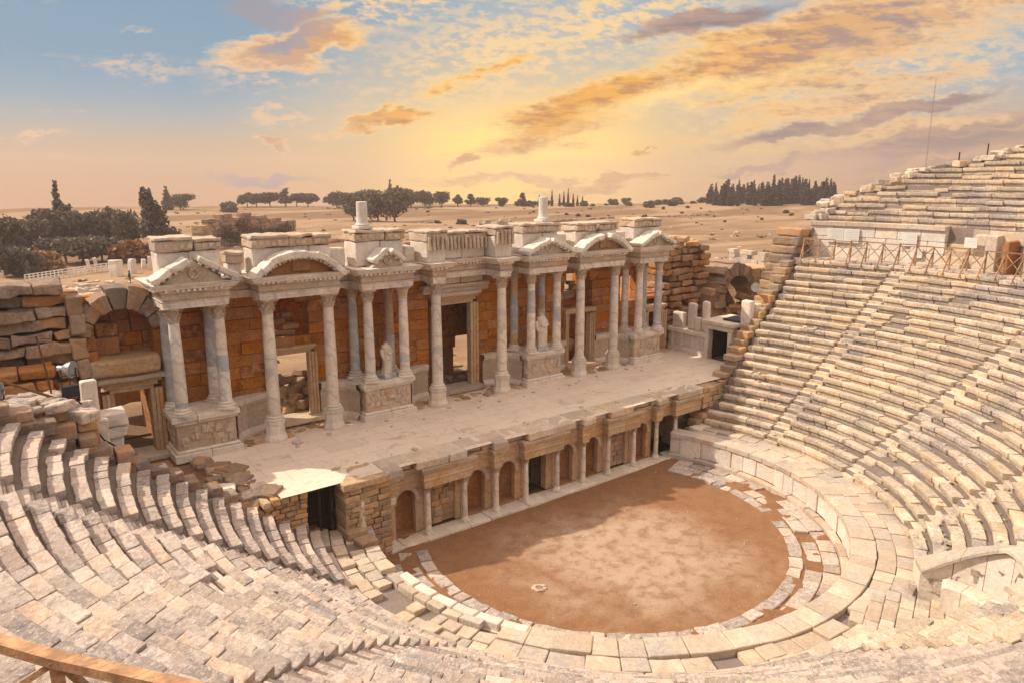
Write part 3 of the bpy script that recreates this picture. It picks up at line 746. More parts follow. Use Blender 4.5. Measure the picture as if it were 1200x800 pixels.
for i in range(150):
    x = rng.choice((-8.6, -8.6, 1.5, 9.2))+rng.gauss(0, 1.3); y = rng.uniform(8.6, 11.8); s = rng.uniform(.2, .55); q = Matrix.Translation((x, y, 3.5+rng.random()**2*1.1)) @ Matrix.Rotation(rng.uniform(0, 3), 4, 'Z') @ Matrix.Rotation(rng.uniform(-.4, .4), 4, 'X')
    mb.stone(-s, s, -s*.8, s*.8, -.2, s*.6, .08, .07, 2.5, None, q)
for i in range(90):
    x = -8.4+rng.gauss(0, .9); y = rng.uniform(8.5, 10.2); s = rng.uniform(.15, .4); q = Matrix.Translation((x, y, 3.5+1.9*rng.random()*sstep(10.4, 9.0, abs(y-9.3)+9))) @ Matrix.Rotation(rng.uniform(0, 3), 4, 'Z') @ Matrix.Rotation(rng.uniform(-.4, .4), 4, 'X')
    mb.stone(-s*1.2, s*1.2, -s*.8, s*.8, -s*.6, s*.6, .07, .07, 2.5, None, q)
tag(mb.build('rubble', M['rubble']), 'broken stones scattered at the foot of the columned facade', 'rubble', kind='stuff')

def sweep(mb, path, prof, amp=.01, closed_top=True, ycap=8.2, piece=1.3):
    """rectilinear path (x grows), profile (offset, z); stone pieces along each run"""
    n = len(path); dirs = []
    for i in range(n-1):
        d = Vector((path[i+1][0]-path[i][0], path[i+1][1]-path[i][1])).normalized(); dirs.append(d)
    nor = [Vector((d.y, -d.x)) for d in dirs]
    def off(i):
        if i == 0: return nor[0]
        if i == n-1: return nor[-1]
        return nor[i-1]+nor[i] if abs(dirs[i-1].dot(dirs[i])) < .5 else nor[i]
    for i in range(n-1):
        a, b = Vector(path[i]), Vector(path[i+1]); oa, ob = off(i), off(i+1); L = (b-a).length
        k = max(1, int(round(L/piece))); ts = [j/k for j in range(k+1)]
        for j in range(k):
            vs = []; r = rng.random()
            for t in (ts[j], (ts[j]*.5+ts[j+1]*.5), ts[j+1]):
                for o, z in prof:
                    p = a.lerp(b, t)+oa.lerp(ob, t)*o
                    q = mn.noise_vector(Vector((p.x*3, p.y*3, z*3)))*amp
                    vs.append((p.x+q.x, p.y+q.y, z+q.z))
            m = len(prof); fs = []
            for s in range(2):
                for u in range(m-1): fs.append((s*m+u, (s+1)*m+u, (s+1)*m+u+1, s*m+u+1))
            mb.add(vs, fs, r)
        if abs(dirs[i].x) > .5:
            for o, z, up in ((prof[-1][0], prof[-1][1], 1), (prof[0][0], prof[0][1], 0)):
                pa, pb = a+oa*o, b+ob*o
                q = [(pa.x, pa.y, z), (pb.x, pb.y, z), (pb.x, ycap, z), (pa.x, ycap, z)]
                mb.add(q, [(0, 1, 2, 3) if up else (3, 2, 1, 0)])
def mirror(path): return path + [(-x, y) for x, y in path[::-1]]

# facade wall
t_fac = thing('stage_facade', 'tall two toned stage facade with gabled bays along the back of the stage', 'facade')
mb = MB()
ashlar(mb, -14.5, 14.5, 7.45, 8.3, 3.4, 9.74, .52, 1.15, holes=[(-1.5, 1.5, 3.3, 8.6), (-10.0, -7.75, 3.3, 7.2), (7.9, 10.1, 3.3, 7.2),
       ('arch', -8.9, 1.0, 8.55, 7.75), ('arch', 8.9, 1.15, 8.3, 7.3), (12.5, 14.2, 7.2, 8.8)], face=.025, amp=.03, n=.8)
mb.build('facade_wall', M['ochre'], t_fac)
for xc in (-8.9, 8.9):     # rubble lodged in the arched gaps over the side doors
    mb = MB()
    for i in range(4):
        q = Matrix.Translation((xc+rng.uniform(-.4, .4), 8.1, 7.62+.27*i)) @ Matrix.Rotation(rng.uniform(-.1, .1), 4, 'Y')
        mb.stone(-.55+.1*i, .5-.1*i, -.2, .2, 0, .25, .05, .05, 2, None, q)
    mb.build('arch_fill', M['ruin'], t_fac)
for xa, xb, ho, z0 in ((-10.6, -7.2, [], 7.0), (7.2, 10.9, [(9.35, 9.9, 3.9, 5.7), (9.5, 10.6, 7.9, 9.2)], 3.3)):
    mb = MB(); ashlar(mb, xa, xb, 9.4, 9.9, z0, 9.9, .5, .9, holes=ho, amp=.05, face=.06); mb.box(xa, xb, 8.32, 9.95, 9.9, 10.1)
    mb.build('rear_wall', M['ochre'], t_fac)
ent = mirror([(-14.45, 7.6), (-14.45, 5.38), (-12.0, 5.38), (-12.0, 6.75), (-10.72, 6.75), (-10.72, 5.46), (-7.22, 5.46), (-7.22, 6.75), (-6.12, 6.75), (-6.12, 5.38),
              (-3.53, 5.38), (-3.53, 6.75), (-2.35, 6.75), (-2.35, 5.46), (-1.66, 5.46), (-1.66, 6.75)])
mb = MB()
sweep(mb, ent, [(0, 9.74), (.0, 9.86), (.025, 9.87), (.025, 9.99), (.05, 10.0), (.09, 10.06)], amp=.008)
mb.build('architrave', M['marble'], t_fac)
mb = MB()
sweep(mb, ent, [(.0, 10.063), (.03, 10.10), (.045, 10.2), (.03, 10.3), (.06, 10.36)], amp=.02)
mb.build('frieze', M['carved'], t_fac)
mb = MB()
sweep(mb, ent, [(.05, 10.363), (.12, 10.42), (.13, 10.50), (.30, 10.52), (.32, 10.60), (.36, 10.62), (.40, 10.72)], amp=.05)
P = [Vector(p) for p in ent]
for i in range(len(P)-1):
    d = (P[i+1]-P[i]); L = d.length; d.normalize(); nn = Vector((d.y, -d.x))
    m = int(L/.2)
    for j in range(m):
        c = P[i]+d*((j+.5)*L/m)+nn*.2
        if rng.random() < .12: continue
        mb.box(c.x-(.05 if abs(d.x) > .5 else .08), c.x+(.05 if abs(d.x) > .5 else .08), c.y-(.08 if abs(d.x) > .5 else .05), c.y+(.08 if abs(d.x) > .5 else .05), 10.42, 10.515)
mb.build('cornice', M['bright'], t_fac)

def rake(mb, x0, z0, x1, z1, th, y0, y1):
    d = Vector((x1-x0, z1-z0)); L = d.length; a = math.atan2(d.y, d.x)
    q = Matrix.Translation((x0, 0, z0)) @ Matrix.Rotation(-a, 4, 'Y')
    m = max(1, int(L/.75))
    for i in range(m):
        mb.stone(L*i/m+.004, L*(i+1)/m-.004, y0+rng.uniform(-.02, .02), y1, 0, th, 
            .06, .06, 2.5, None, q, n=1.6)
        for k in range(3): mb.box(L*(i+(k+.3)/3)/m, L*(i+(k+.75)/3)/m, y0+.10, y0+.30, -.08, .02, None, q)
def tri_pediment(x0, x1, z0, h, yf, yb, broken=0):
    mb = MB(); xm = (x0+x1)/2
    if broken == 1:
        rake(mb, x0-.36, z0+.02, xm-.15, z0+h-.20, .24, yf-.34, yb); rake(mb, xm+.10, z0+h-.15, x1+.36, z0+.02, .24, yf-.30, yb)
    elif broken == 2:
        rake(mb, xm-.75, z0+.22, xm-.02, z0+h-.18, .22, yf-.26, yb); rake(mb, xm+.02, z0+h-.18, xm+.75, z0+.20, .22, yf-.26, yb)
    else:
        rake(mb, x0-.36, z0+.02, xm-.02, z0+h-.20, .24, yf-.34, yb); rake(mb, xm+.02, z0+h-.20, x1+.36, z0+.02, .24, yf-.34, yb)
    p = mb.build('pediment', M['bright'], t_fac)
    mb = MB(); w = (x1-x0)/2 if broken != 2 else .8
    mb.prism([(xm-w, z0+.004), (xm+w, z0+.004), (xm, z0+h-.12)], yf+.04, yb-.05)
    # carved wreath and leaves in the gable
    for k in range(9):
        a = k*2*math.pi/9; mb.stone(xm+.17*math.cos(a)-.06, xm+.17*math.cos(a)+.06, yf-.03, yf+.06, z0+.36+.17*math.sin(a)-.06, z0+.36+.17*math.sin(a)+.06, .02, .02, 5)
    mb.build('tympanum', M['carved'], p)
def arc_pediment(xm, hw, z0, h, yf, yb, gapc=None):
    Rr = (hw*hw+h*h)/(2*h); zc = z0+h-Rr; amax = math.degrees(math.asin(hw/Rr)); mb = MB(); nseg = 9
    for i in range(nseg):
        a0, a1 = -amax+2*amax*i/nseg, -amax+2*amax*(i+1)/nseg
        if gapc and gapc[0] < (a0+a1)/2 < gapc[1]: continue
        q = Matrix.Translation((xm, 0, zc)) @ Matrix.Rotation(R((a0+a1)/2), 4, 'Y'); w = Rr*R(a1-a0)/2
        dz = rng.uniform(-.03, .03)
        mb.stone(-w-.02, w+.01, yf-.34+rng.uniform(-.02, .02), yb, Rr-.28+dz, Rr+dz, .06, .06, 2.5, None, q, n=1.6)
        for k in range(3): mb.box(-w+(k+.3)*w*2/3, -w+(k+.75)*w*2/3, yf-.22, yf-.02, Rr-.36, Rr-.26, None, q)
    p = mb.build('curved_pediment', M['bright'], t_fac)
    pts = [(xm+Rr*.965*math.sin(R(a)), max(z0+.004, zc+Rr*.955*math.cos(R(a)))) for a in np.linspace(amax, -amax, 15)]
    mb = MB(); mb.prism(pts, yf+.06, yb-.06)
    mb.stone(xm-.3, xm+.5, yf-.02, yf+.1, z0+.12, z0+.66, .05, .03, 3)
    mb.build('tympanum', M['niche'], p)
tri_pediment(-14.40, -12.05, 10.72, .98, 5.34, 6.0, 1)
arc_pediment(-8.97, 2.05, 10.72, 1.0, 5.42, 6.0, (4, 11))
tri_pediment(-6.07, -3.58, 10.72, .9, 5.34, 6.0, 2)
tri_pediment(3.58, 6.07, 10.72, .9, 5.34, 6.0, 0)
arc_pediment(8.97, 2.05, 10.72, .95, 5.42, 6.0, (-7, 5))
tri_pediment(12.05, 14.40, 10.72, .92, 5.34, 6.0, 0)
def attic(x0, x1, yf, yb, z0, z1, pieces=2, frieze=True, relief=False):
    mb = MB(); zb = z1-.52
    cuts = [x0]+sorted(x0+(x1-x0)*(i+rng.uniform(-.15, .15))/pieces for i in range(1, pieces))+[x1]
    for i in range(pieces):
        mb.stone(cuts[i]+.01, cuts[i+1]-.01, yf+.12, yb, z0, zb-.02, .05, .05, 2, n=1.2)
    p = mb.build('attic_block', M['bright'], t_fac)
    mb = MB(); cuts2 = [x0-.06]+[c+rng.uniform(.1, .3) for c in cuts[1:-1]]+[x1+.06]
    for i in range(len(cuts2)-1):
        dz = rng.uniform(-.06, .04); dy = rng.uniform(-.05, .05)
        mb.stone(cuts2[i]+.015, cuts2[i+1]-.015, yf+.02+dy, yb, zb, z1+dz-.14, .05, .06, 2.6, n=1.5)
        mb.stone(cuts2[i]-.02, cuts2[i+1]-.01, yf-.06+dy, yb+.05, z1+dz-.137, z1+dz, .06, .07, 2.6, n=1.8)
        if relief:
            m = max(2, int((cuts2[i+1]-cuts2[i])/.22))
            for k in range(m):
                xx = cuts2[i]+(k+.5)*(cuts2[i+1]-cuts2[i])/m; hh = rng.uniform(.55, .75)
                mb.stone(xx-.07, xx+.07, yf-.12+dy, yf+.05, zb-.42, zb-.42+hh, .05, .05, 4)
        elif frieze:
            m = max(2, int((cuts2[i+1]-cuts2[i])/.26))
            for k in range(m):
                xx = cuts2[i]+(k+.5)*(cuts2[i+1]-cuts2[i])/m
                mb.stone(xx-.10, xx+.10, yf-.03+dy, yf+.06, zb+.06, zb+.30, .06, .03, 4)
    mb.build('attic_frieze', M['carved'], p)
attic(-14.35, -12.0, 5.95, 7.2, 10.73, 12.42, 2)
attic(-11.55, -10.95, 6.6, 7.4, 10.73, 11.75, 1, False)
attic(-10.7, -7.25, 5.95, 7.3, 10.73, 12.38, 3)
attic(-6.05, -3.6, 5.95, 7.3, 10.73, 12.42, 2)
attic(-2.55, -1.5, 5.55, 7.3, 10.73, 12.25, 1, True, True)
attic(-1.45, 1.45, 6.4, 7.4, 10.73, 12.15, 2, True, True)
attic(1.5, 2.55, 5.55, 7.3, 10.73, 12.35, 1, True, True)
attic(3.6, 6.05, 5.95, 7.3, 10.73, 12.38, 2)
attic(7.4, 8.9, 5.95, 7.3, 10.73, 12.32, 1); attic(9.2, 10.6, 5.95, 7.2, 10.73, 12.3, 1)
attic(12.1, 14.4, 5.95, 7.3, 10.73, 12.36, 2)
for xa, xb, h in ((-7.15, -6.35, 11.6), (-3.3, -2.7, 11.5), (2.7, 3.3, 11.55), (6.2, 7.1, 11.7), (10.8, 11.8, 11.6)):
    mb = MB(); mb.stone(xa, xb, 6.5, 7.4, 10.73, h, .08, .07, 2); mb.build('attic_block', M['bright'], t_fac)
def stub(x, y, z, h, label):
    mb = MB(); mb.stone(x-.36, x+.36, y-.36, y+.36, z, z+.14, .03, .02)
    mb.lathe([(.33, z+.14), (.34, z+.2), (.29, z+.25), (.26, z+.3), (.25, z+.7), (.245, z+h), (.2, z+h+.02)], x, y, 18)
    tag(mb.build('column_stump', M['bright'], None, True), label, 'column stump', 'column stumps standing on the roof line of the facade')
stub(-5.45, 6.5, 12.42, 1.22, 'broken white column stump on the roof line, left of the centre bay')
stub(5.35, 6.5, 12.38, 1.32, 'broken white column stump on the roof line, right of the centre bay')

# curved podium walls between the bays
def quarter(xc, yc, rx, ry, a0, a1, z0, z1, th, n=10):
    """concave quarter wall with base and cap mouldings"""
    pr = [(0, z0), (-.16, z0), (-.16, z0+.22), (-.05, z0+.36), (0, z0+.4), (0, z1-.42), (-.05, z1-.36), (-.16, z1-.22), (-.18, z1-.02), (-.16, z1), (th, z1), (th, z0)]
    vs = []; fs = []
    for i in range(n+1):
        a = R(a0+(a1-a0)*i/n)
        for o, z in pr: vs.append((xc+(rx+o)*math.cos(a), yc+(ry+o)*math.sin(a), z+.01*mn.noise(Vector((i*.7, z*3, xc)))))
    m = len(pr)
    for i in range(n):
        for j in range(m): fs.append((i*m+(j+1) % m, i*m+j, (i+1)*m+j, (i+1)*m+(j+1) % m))
    return vs, fs
curved_labels = ['curved podium wall between the leftmost gabled bay and the left side door', 'curved podium wall right of the left side door', 'curved podium wall left of the tall central doorway',
                 'curved podium wall right of the tall central doorway', 'curved podium wall left of the right side door', 'curved podium wall between the right side door and the rightmost bay']
ci = 0
for xa, xb, flip in ((-11.9, -10.15, 1), (-7.62, -6.25, 0), (-3.45, -1.75, 1), (1.75, 3.45, 0), (6.25, 7.75, 1), (10.15, 11.9, 0)):
    w = xb-xa; mb = MB(); cx = xb if flip else xa
    vs, fs = quarter(cx, 5.9, w, 1.35, 90 if flip else 0, 180 if flip else 90, 3.45, 5.30, .5)
    t = thing('curved_podium_wall', curved_labels[ci], 'podium wall', group='curved walls between the podiums'); ci += 1
    for nm, sel, mt in (('base_moulding', (1, 2, 3, 4), 'bright'), ('curved_face', (4, 5), 'carved'), ('cap_moulding', (5, 6, 7, 8, 9, 10), 'bright')):
        mb = MB(); m = 12; nn = len(vs)//m
        fv = []; 
        for i in range(nn-1):
            for a, b in zip(sel, sel[1:]):
                mb.add([vs[i*m+b], vs[i*m+a], vs[(i+1)*m+a], vs[(i+1)*m+b]], [(0, 1, 2, 3)], .3+.4*((i//4) % 2))
        mb.build(nm, M[mt], t)

# podiums
PL = ['leftmost podium with worn relief panels, next to the left doorway', 'podium with oblique relief and a headless statue on it, left of centre',
      'podium right of the tall central doorway, carrying a slender statue', 'rightmost podium with vine relief, next to the side wall']
for (xa, xb), lab in zip(((-14.57, -11.84), (-6.25, -3.45), (3.45, 6.25), (11.84, 14.57)), PL):
    t = thing('podium', lab, 'podium', ((xa+xb)/2, 6.4, ZS), group='relief podiums of the facade')
    hx = (xb-xa)/2; yf, yb = -.97, 1.05
    mb = MB(); cuts = [-hx, rng.uniform(-.3, .3), hx]
    for i in range(2): mb.stone(cuts[i]+.005, cuts[i+1]-.005, yf, yb, -.05, .30, .03, .02, 2); mb.stone(cuts[i]+(.1 if i == 0 else 0), cuts[i+1]-(.1 if i else 0), yf+.1, yb, .303, .42, .05, .02, 2)
    mb.build('base_moulding', M['bright'], t)
    mb = MB(); mb.stone(-hx+.20, hx-.20, yf+.22, yb, .38, 1.50, .03, .02, 2)
    for k in range(26):   # worn figures and tendrils
        x = rng.uniform(-hx+.32, hx-.32); z = rng.uniform(.55, 1.3); s = rng.uniform(.06, .14)
        mb.stone(x-s, x+s, yf+.16, yf+.26, z-s*1.3, z+s*1.3, .06, .05, 5)
    for sgn in (-1, 1):
        for k in range(12):
            y = rng.uniform(yf+.35, yb-.2); z = rng.uniform(.55, 1.3); s = rng.uniform(.06, .13); x = sgn*(hx-.2)
            mb.stone(x-.05, x+.05, y-s, y+s, z-s*1.3, z+s*1.3, .05, .05, 5)
    mb.build('relief_panel', M['carved'], t)
    mb = MB(); cuts = [-hx+.02, rng.uniform(-.5, .5), hx-.02]
    for i in range(2): mb.stone(cuts[i]+.005, cuts[i+1]-.005, yf+.04, yb, 1.62, 1.868, .03, .025, 2); mb.stone(cuts[i]+(.1 if i == 0 else 0), cuts[i+1]-(.1 if i else 0), yf+.14, yb, 1.48, 1.618, .04, .02, 2)
    mb.build('cap_moulding', M['bright'], t)

# columns
def capital(mb, z0, z1, r, plainc=False):
    h = z1-z0
    if plainc:
        mb.lathe([(r*.9, z0), (r*.98, z0+h*.06), (r*.92, z0+h*.12), (r*.95, z0+h*.35), (r*1.2, z0+h*.7), (r*1.55, z0+h*.85)], 0, 0, 16)
    else:
        mb.lathe([(r*.88, z0), (r*1.0, z0+h*.05), (r*.9, z0+h*.1), (r*.92, z0+h*.5), (r*1.1, z0+h*.75), (r*1.42, z0+h*.88)], 0, 0, 16)
        for tier, (za, zb, nl, ro) in enumerate(((.06, .44, 8, 1.25), (.32, .68, 8, 1.38), (.60, .88, 8, 1.6))):
            for k in range(nl):
                a = 2*math.pi*(k+.5*(tier % 2))/nl; q = Matrix.Rotation(a, 4, 'Z'); w = r*.30
                pts = [(r*.9, za, 1.), (r*1.08, za+(zb-za)*.5, 1.05), (r*1.16, zb-.03, .8), (r*ro, zb-.05, .45), (r*ro*.97, zb-.13, .3)]
                vs = []
                for x, z, ww in pts:
                    for s, dd in ((-1, -.05*r), (-.4, .05*r), (.4, .05*r), (1, -.05*r)): vs.append(q @ Vector((x+dd, s*w*ww, z0+h*z)))
                fs = [(i*4+j, i*4+j+1, (i+1)*4+j+1, (i+1)*4+j) for i in range(4) for j in range(3)]
                mb.add(vs, fs)
    # abacus with hollow sides
    pts = []
    for k in range(4):
        a = math.pi/4+k*math.pi/2
        pts.append((r*2.0*math.cos(a-.07), r*2.0*math.sin(a-.07))); pts.append((r*2.0*math.cos(a+.07), r*2.0*math.sin(a+.07)))
        pts.append((r*1.28*math.cos(a+math.pi/4), r*1.28*math.sin(a+math.pi/4)))
    n = len(pts); vs = [(x*.93, y*.93, z0+h*.87) for x, y in pts]+[(x, y, z0+h*.93) for x, y in pts]+[(x, y, z1-.002) for x, y in pts]
    mb.add(vs, [tuple(range(n))[::-1], tuple(range(2*n, 3*n))]+[(b*n+i, b*n+(i+1) % n, (b+1)*n+(i+1) % n, (b+1)*n+i) for b in (0, 1) for i in range(n)])
def column(name, x, y, z0, z1, r, label, group, ped=0., mat='marble', patches=(), caph=.62, plainc=False, lean=0., baseh=.34, cat='column', broken=0.):
    t = thing(name, label, cat, (x, y, z0), rng.uniform(0, 1.5), group)
    H = z1-z0; z = 0.
    if ped:
        mb = MB(); mb.lathe([(r*1.9, 0), (r*1.92, .12), (r*1.72, .24), (r*1.55, .32), (r*1.5, ped-.2), (r*1.66, ped-.12), (r*1.74, ped)], seg=8, a0=math.pi/8, a1=2*math.pi+math.pi/8)
        mb.build('pedestal', M['bright'], t); z = ped
    mb = MB()
    if not ped: mb.stone(-r*1.5, r*1.5, -r*1.5, r*1.5, 0, baseh*.35, .02, .012, 3)
    zb = z+(0 if ped else baseh*.35); hb = baseh*.65
    mb.lathe([(r*1.4, zb), (r*1.52, zb+hb*.15), (r*1.5, zb+hb*.32), (r*1.28, zb+hb*.42), (r*1.2, zb+hb*.58), (r*1.32, zb+hb*.68), (r*1.3, zb+hb*.84), (r*1.12, zb+hb*.9), (r*1.06, zb+hb)], seg=20)
    mb.build('base', M['bright' if mat != 'grey' else 'marble'], t, True)
    za, zt = zb+hb, H-caph
    def rad(q): return r*(1.04-.03*q-.15*q*q)
    cuts = sorted({za, zt}|{za+(zt-za)*a for p in patches for a in p[:2]})
    groups = {}
    for a, b in zip(cuts, cuts[1:]):
        m = mat
        for p in patches:
            if a >= za+(zt-za)*p[0]-1e-6 and b <= za+(zt-za)*p[1]+1e-6: m = p[2]
        groups.setdefault(m, []).append((a, b))
    for m, ss in groups.items():
        mb = MB()
        for a, b in ss:
            k = max(2, int((b-a)/.5)); pr = []
            for i in range(k+1):
                q = a+(b-a)*i/k; pr.append((rad((q-za)/(zt-za)), q))
            n0 = len(mb.v); mb.lathe(pr, seg=20)
            for i in range(n0, len(mb.v)):
                v = Vector(mb.v[i]); w = mn.noise_vector(Vector((v.x*4+x, v.y*4+y, v.z*2.5)))*.012; mb.v[i] = tuple(v+Vector((w.x, w.y, 0)))
        mb.build('shaft' if m == mat else 'shaft_patch', M[m], t, True)
    if not broken:
        mb = MB(); capital(mb, zt, H, r, plainc); mb.build('capital', M['carved'], t, False)
    return t
CG = 'large columns of the stage facade'
ped = .92
for x, lab, pt in ((-10.34, 'tall veined column on an octagonal pedestal, left of the left side door', ((.62, .74, 'bright'),)), (-7.61, 'tall column on an octagonal pedestal, right of the left side door', ()),
                   (-2.01, 'tall white column on a pedestal, left of the central doorway', ((.0, .12, 'bright'),)), (2.01, 'tall white column on a pedestal, right of the central doorway', ()),
                   (7.61, 'tall cracked column on a pedestal, left of the right side door', ((.5, .62, 'bright'),)), (10.34, 'tall column on a pedestal, right of the right side door', ())):
    column('column', x, 5.82, ZS, ZA, .265, lab, CG, ped, patches=pt)
for x, lab, pt, mt, pc in ((-14.07, 'front column with pale blue repaired foot at the left corner of the leftmost podium', ((.0, .07, 'grey'),), 'marble', 0),
                   (-12.35, 'front column with a grey repaired band on the leftmost podium', ((.37, .57, 'grey'),), 'marble', 0),
                   (-5.74, 'front column beside the headless statue, on its left', (), 'marble', 0), (-3.91, 'front column beside the headless statue, on its right, with plain capital', ((.12, .22, 'grey'),), 'marble', 1),
                   (3.91, 'front column of the podium right of the central door, left corner, bluish top', ((.55, .9, 'grey'),), 'marble', 0), (5.74, 'slim bluish front column with flared plain capital, right of the slender statue', ((.35, .6, 'grey'),), 'marble', 1),
                   (12.35, 'front column at the left corner of the rightmost podium', (), 'marble', 0), (14.07, 'pale bluish smooth column at the right end of the facade', (), 'grey', 1)):
    column('column', x, 5.71, ZP, ZA, .235, lab, 'columns standing on the podiums', mat=mt, patches=pt, caph=.58, plainc=bool(pc))
for x, y, lab, pt, mt in ((-14.12, 7.0, 'grey column behind the left corner column of the leftmost podium', (), 'grey'), (-12.43, 7.0, 'half grey column standing behind the grey banded column', ((.0, .35, 'marble'),), 'grey'),
                   (-5.95, 6.9, 'dark grey fluted looking rear column left of the headless statue', (), 'grey'), (-4.05, 6.9, 'rear column with ochre top and grey foot behind the headless statue', ((.42, 1., 'jamb'),), 'grey'),
                   (3.65, 6.9, 'rear column with a long grey middle, right of the central door', ((.0, .18, 'jamb'), (.78, 1., 'jamb')), 'grey'), (5.6, 6.9, 'rear column of mixed drums behind the slender statue', ((.5, .72, 'jamb'), (.72, 1., 'grey')), 'marble'),
                   (12.2, 6.75, 'fluted rear column with a grey foot on the rightmost podium', ((.0, .08, 'grey'),), 'marble'), (13.85, 6.75, 'bluish grey rear column on the rightmost podium', (), 'grey')):
    column('rear_column', x, y, ZP, ZA, .225, lab, 'rear columns on the podiums', mat=mt, patches=pt, caph=.5)

# doorways
def doorway(xc, y, hw, z0, z1, fw, label, th=.5, corn=True, sill=True, broken=False):
    t = thing('doorway', label, 'doorway', (xc, y, z0), group='framed doorways of the facade'); h = z1-z0
    for s in (-1, 1):
        mb = MB(); hh = h if not (broken and s > 0) else h*.97
        for k, (o0, o1, dy) in enumerate(((0, .34, .10), (.34, .67, .05), (.67, 1., 0.))):
            xa, xb = s*(hw+fw*o0), s*(hw+fw*o1)
            mb.stone(min(xa, xb)+.002, max(xa, xb)-.002, dy, th, -.05, hh, .02, .018, 2.5)
        mb.build('jamb', M['jamb'], t)
    mb = MB()
    if not broken:
        for o0, o1, dy in ((0, .34, .10), (.34, .67, .05), (.67, 1., 0.)):
            mb.stone(-hw-fw*o1, hw+fw*o1, dy, th, h+fw*o0+.003, h+fw*o1, .02, .02, 2.5)
    else:
        mb.stone(-hw-fw, -hw*.2, .03, th, h+.01, h+fw*.9, .05, .04, 2.5); mb.stone(hw*.1, hw+fw*1.1, .0, th, h+.01, h+fw*.8, .05, .05, 2.5)
    mb.build('lintel', M['jamb'], t)
    if corn:
        mb = MB(); mb.stone(-hw-fw*1.25, hw+fw*1.25, -.22, th, h+fw+.004, h+fw+.22, .06, .03, 2.5); mb.build('door_cornice', M['carved'], t)
    if sill:
        mb = MB(); mb.stone(-hw-fw-.1, hw+fw+.1, -.45, th+.3, -.22, -.004, .03, .02, 2); mb.build('sill', M['slab'], t)
    return t
doorway(0.05, 7.2, .98, 3.78, 8.25, .46, 'tall central doorway with a wide carved lintel and sunlit jamb', corn=True)
doorway(-8.9, 7.2, .85, 3.85, 6.85, .36, 'left side doorway behind the curved pediment bay, open to sunlit ground', corn=False)
doorway(8.97, 7.2, .85, 3.75, 6.8, .36, 'right side doorway with broken lintel, behind two tall columns', corn=False, broken=True)
doorway(-15.55, 7.1, .66, 3.62, 6.32, .46, 'far left doorway with a moulded frame under the ruined arch', th=.7)
doorway(15.6, 7.1, .62, 3.6, 6.2, .42, 'far right doorway half hidden behind the rightmost podium', corn=False, th=.7)
mb = MB(); mb.stone(-2.0, 2.05, 7.05, 7.5, 8.93, 9.20, .05, .03, 2); mb.stone(-2.05, 2.0, 6.86, 7.45, 9.2, 9.38, .06, .04, 2.5)
mb.stone(-1.6, .2, 7.0, 7.4, 9.4, 9.73, .03, .02); mb.stone(.25, 1.62, 7.0, 7.4, 9.4, 9.73, .03, .02)
mb.build('carved_lintel', M['carved'], t_fac)

# passages behind the doors
t = thing('rear_passage', 'dim vaulted passage with a small sunlit arch behind the central doorway', 'passage')
mb = MB(); ashlar(mb, -1.9, 4.6, 10.2, 10.8, 3.3, 8.9, .6, 1.2, holes=[('arch', 2.55, .8, 5.0, 3.3)], amp=.03)
ashlar(mb, 8.3, 10.2, 1.5, 2.0, 3.3, 8.9, .6, 1.1, amp=.03, Mx=Matrix.Rotation(math.pi/2, 4, 'Z'))
ashlar(mb, 8.3, 10.2, -4.6, -4.1, 3.3, 8.9, .6, 1.1, amp=.03, Mx=Matrix.Rotation(math.pi/2, 4, 'Z'))
mb.build('passage_wall', M['ochre'], t)
mb = MB(); mb.box(-2.2, 4.8, 8.32, 10.9, 8.92, 9.5); mb.build('vault', M['ruin'], t)
mb = MB()
for sx in (-1, 1):
    mb2 = MB(); xc = 15.55*sx
    ashlar(mb2, xc-1.7, xc-1.0, 7.9, 11.6, 3.3, 6.9, .6, 1.2, amp=.03); ashlar(mb2, xc+1.0, xc+1.7, 7.9, 11.6, 3.3, 6.9, .6, 1.2, amp=.03)
    mb2.box(xc-1.8, xc+1.8, 7.9, 11.8, 6.92, 7.1)
    if sx > 0: mb2.box(xc-1.0, xc+1.0, 10.3, 10.6, 3.3, 6.9)
    tag(mb2.build('side_passage', M['ochre']), ('dark' if sx > 0 else 'short dark')+' stone passage behind the far '+('right' if sx > 0 else 'left')+' doorway', 'passage')

